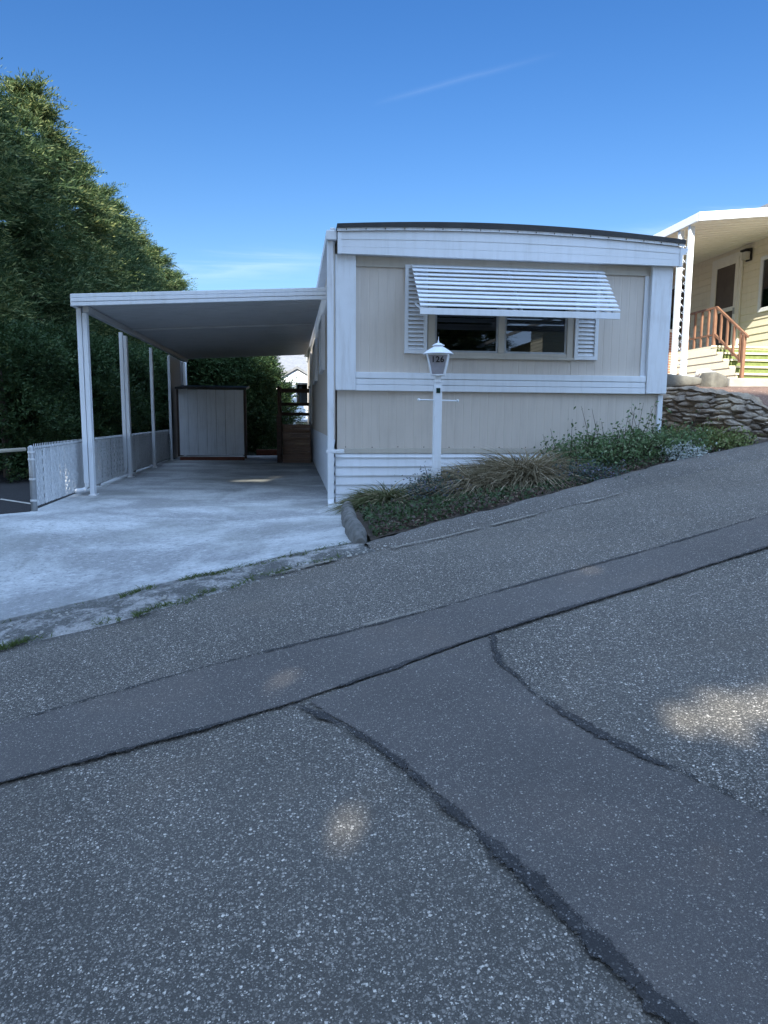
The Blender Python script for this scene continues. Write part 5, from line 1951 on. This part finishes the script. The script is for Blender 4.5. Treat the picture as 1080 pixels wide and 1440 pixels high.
leafy_shrub(4.42, 7.62, 0.17, 0.12, 0.14, 46, M["flower"], "small silvery white leaved plant near the kerb", 17, "silvery plant by the kerb", leaf=0.035, per=30, shoots=1)

# ground cover over the soil
rg = np.random.default_rng(31)
n = 26000
X = rg.uniform(0.62, 5.6, n)
Y = rg.uniform(5.6, 8.5, n)
T = (X - RX) * RD[0] + (Y - RY) * RD[1]
U = (X - RX) * RD[1] - (Y - RY) * RD[0]
KBv = np.interp(T, [k[0] for k in KB], [k[1] for k in KB])
dens = 0.5 + 0.5 * np.sin(X * 3.1 + 1) * np.sin(Y * 3.7) + 0.25 * np.sin(X * 9 + Y * 7)
ok = (U < KBv + 0.02) & (rg.uniform(0, 1, n) < np.clip(dens + 0.45, 0.12, 1)) & (X > 0.64 + (Y - 5.6) * 0.025)
X, Y = X[ok], Y[ok]
Zz = np.array([bed_z(i, j) for i, j in zip(X, Y)])
P = np.stack([X, Y, Zz + rg.uniform(0.0, 0.07, len(X))], 1)
V = leaf_cloud(P, rg.normal(0, 1, (len(X), 3)) + np.array([0, 0, 0.5]), 0.04, rg, 0.55)
tag(quads("ground_cover", V, M["cover"]), "low green and reddish ground cover over the planting bed soil", "ground cover", kind="stuff")

# dry leaf litter on the bare soil beside the kerb
rg = np.random.default_rng(37)
n = 5200
T = rg.uniform(0.2, 5.4, n)
U = np.interp(T, [k[0] for k in KB], [k[1] for k in KB]) - 0.02 - np.abs(rg.normal(0, 0.22, n))
X = RX + T * RD[0] + U * RD[1]
Y = RY + T * RD[1] - U * RD[0]
ok = (X > 0.68) & (Y < 8.4)
X, Y = X[ok], Y[ok]
Zz = np.array([bed_z(i, j) for i, j in zip(X, Y)])
P = np.stack([X, Y, Zz + rg.uniform(0.005, 0.05, len(X))], 1)
V = leaf_cloud(P, rg.normal(0, 1, (len(X), 3)) * np.array([1, 1, 0.4]), 0.034, rg, 0.45)
tag(quads("leaf_litter", V, M["litter"]), "brown and purplish dry leaf litter on the soil along the kerb", "leaf litter", kind="stuff")

# grass along the gutter and the driveway lip
rg = np.random.default_rng(33)
pts = []


def tuft(t0, t1, u0, u1, n, lift=0.01):
    t = rg.uniform(t0, t1, n)
    u = rg.normal(0, 0.022, n) + np.interp(t, [t0, t1], [u0, u1]) + 0.03 * np.sin(t * 17)
    for a, b in zip(t, u):
        pts.append(rp(a, b, lift))


tuft(-2.62, -2.33, 0.345, 0.36, 260)
tuft(-1.98, -1.80, 0.36, 0.34, 60)
tuft(-1.72, -1.15, 0.335, 0.20, 300)
tuft(-1.05, -0.55, 0.17, 0.05, 170)
tuft(-0.5, -0.15, 0.05, 0.05, 90)
tuft(-1.32, -0.95, -0.20, -0.20, 230, 0.02)
tuft(-1.75, -1.5, -0.14, -0.17, 130, 0.02)
tuft(-0.95, 0.05, -0.21, -0.24, 260, 0.015)
tuft(-4.5, -2.2, 0.36, 0.37, 300)
tuft(-4.5, -1.9, -0.10, -0.14, 160)
P = np.array(pts)
n = len(P)
V, F = blades(P, np.stack([rg.normal(0, 0.6, n), rg.normal(0, 0.6, n), np.ones(n)], 1), rg.uniform(0.02, 0.055, n), 0.0022, rg.uniform(0.1, 0.6, n), rg)
tag(raw("grass", V, F, M["moss"], None, 4), "short green grass growing in the gutter cracks by the driveway", "grass", kind="stuff")

# pebbles and crumbs of broken concrete in the gutter
rg = np.random.default_rng(35)
pm = MB()
for k in range(260):
    t = rg.uniform(-2.7, 0.5)
    u = rg.uniform(-0.2, 0.32) if t < -0.3 else rg.uniform(-0.05, 0.12)
    x, y, z = rp(t, u, 0.018)
    r = rg.uniform(0.004, 0.014) * (1.5 if k % 17 == 0 else 1)
    pm.lathe((x, y, z), [(r * 0.4, -r * 0.5), (r, 0.0), (r * 0.7, r * 0.5), (r * 0.2, r * 0.65)], 6, rot=rg.uniform(0, 6))
tag(pm.build("concrete_crumbs", M["kerb_concrete"]), "pale crumbs of broken concrete lying in the gutter", "crumbs", kind="stuff")

for m_ in list(bpy.data.meshes):
    if m_.users == 0:
        bpy.data.meshes.remove(m_)
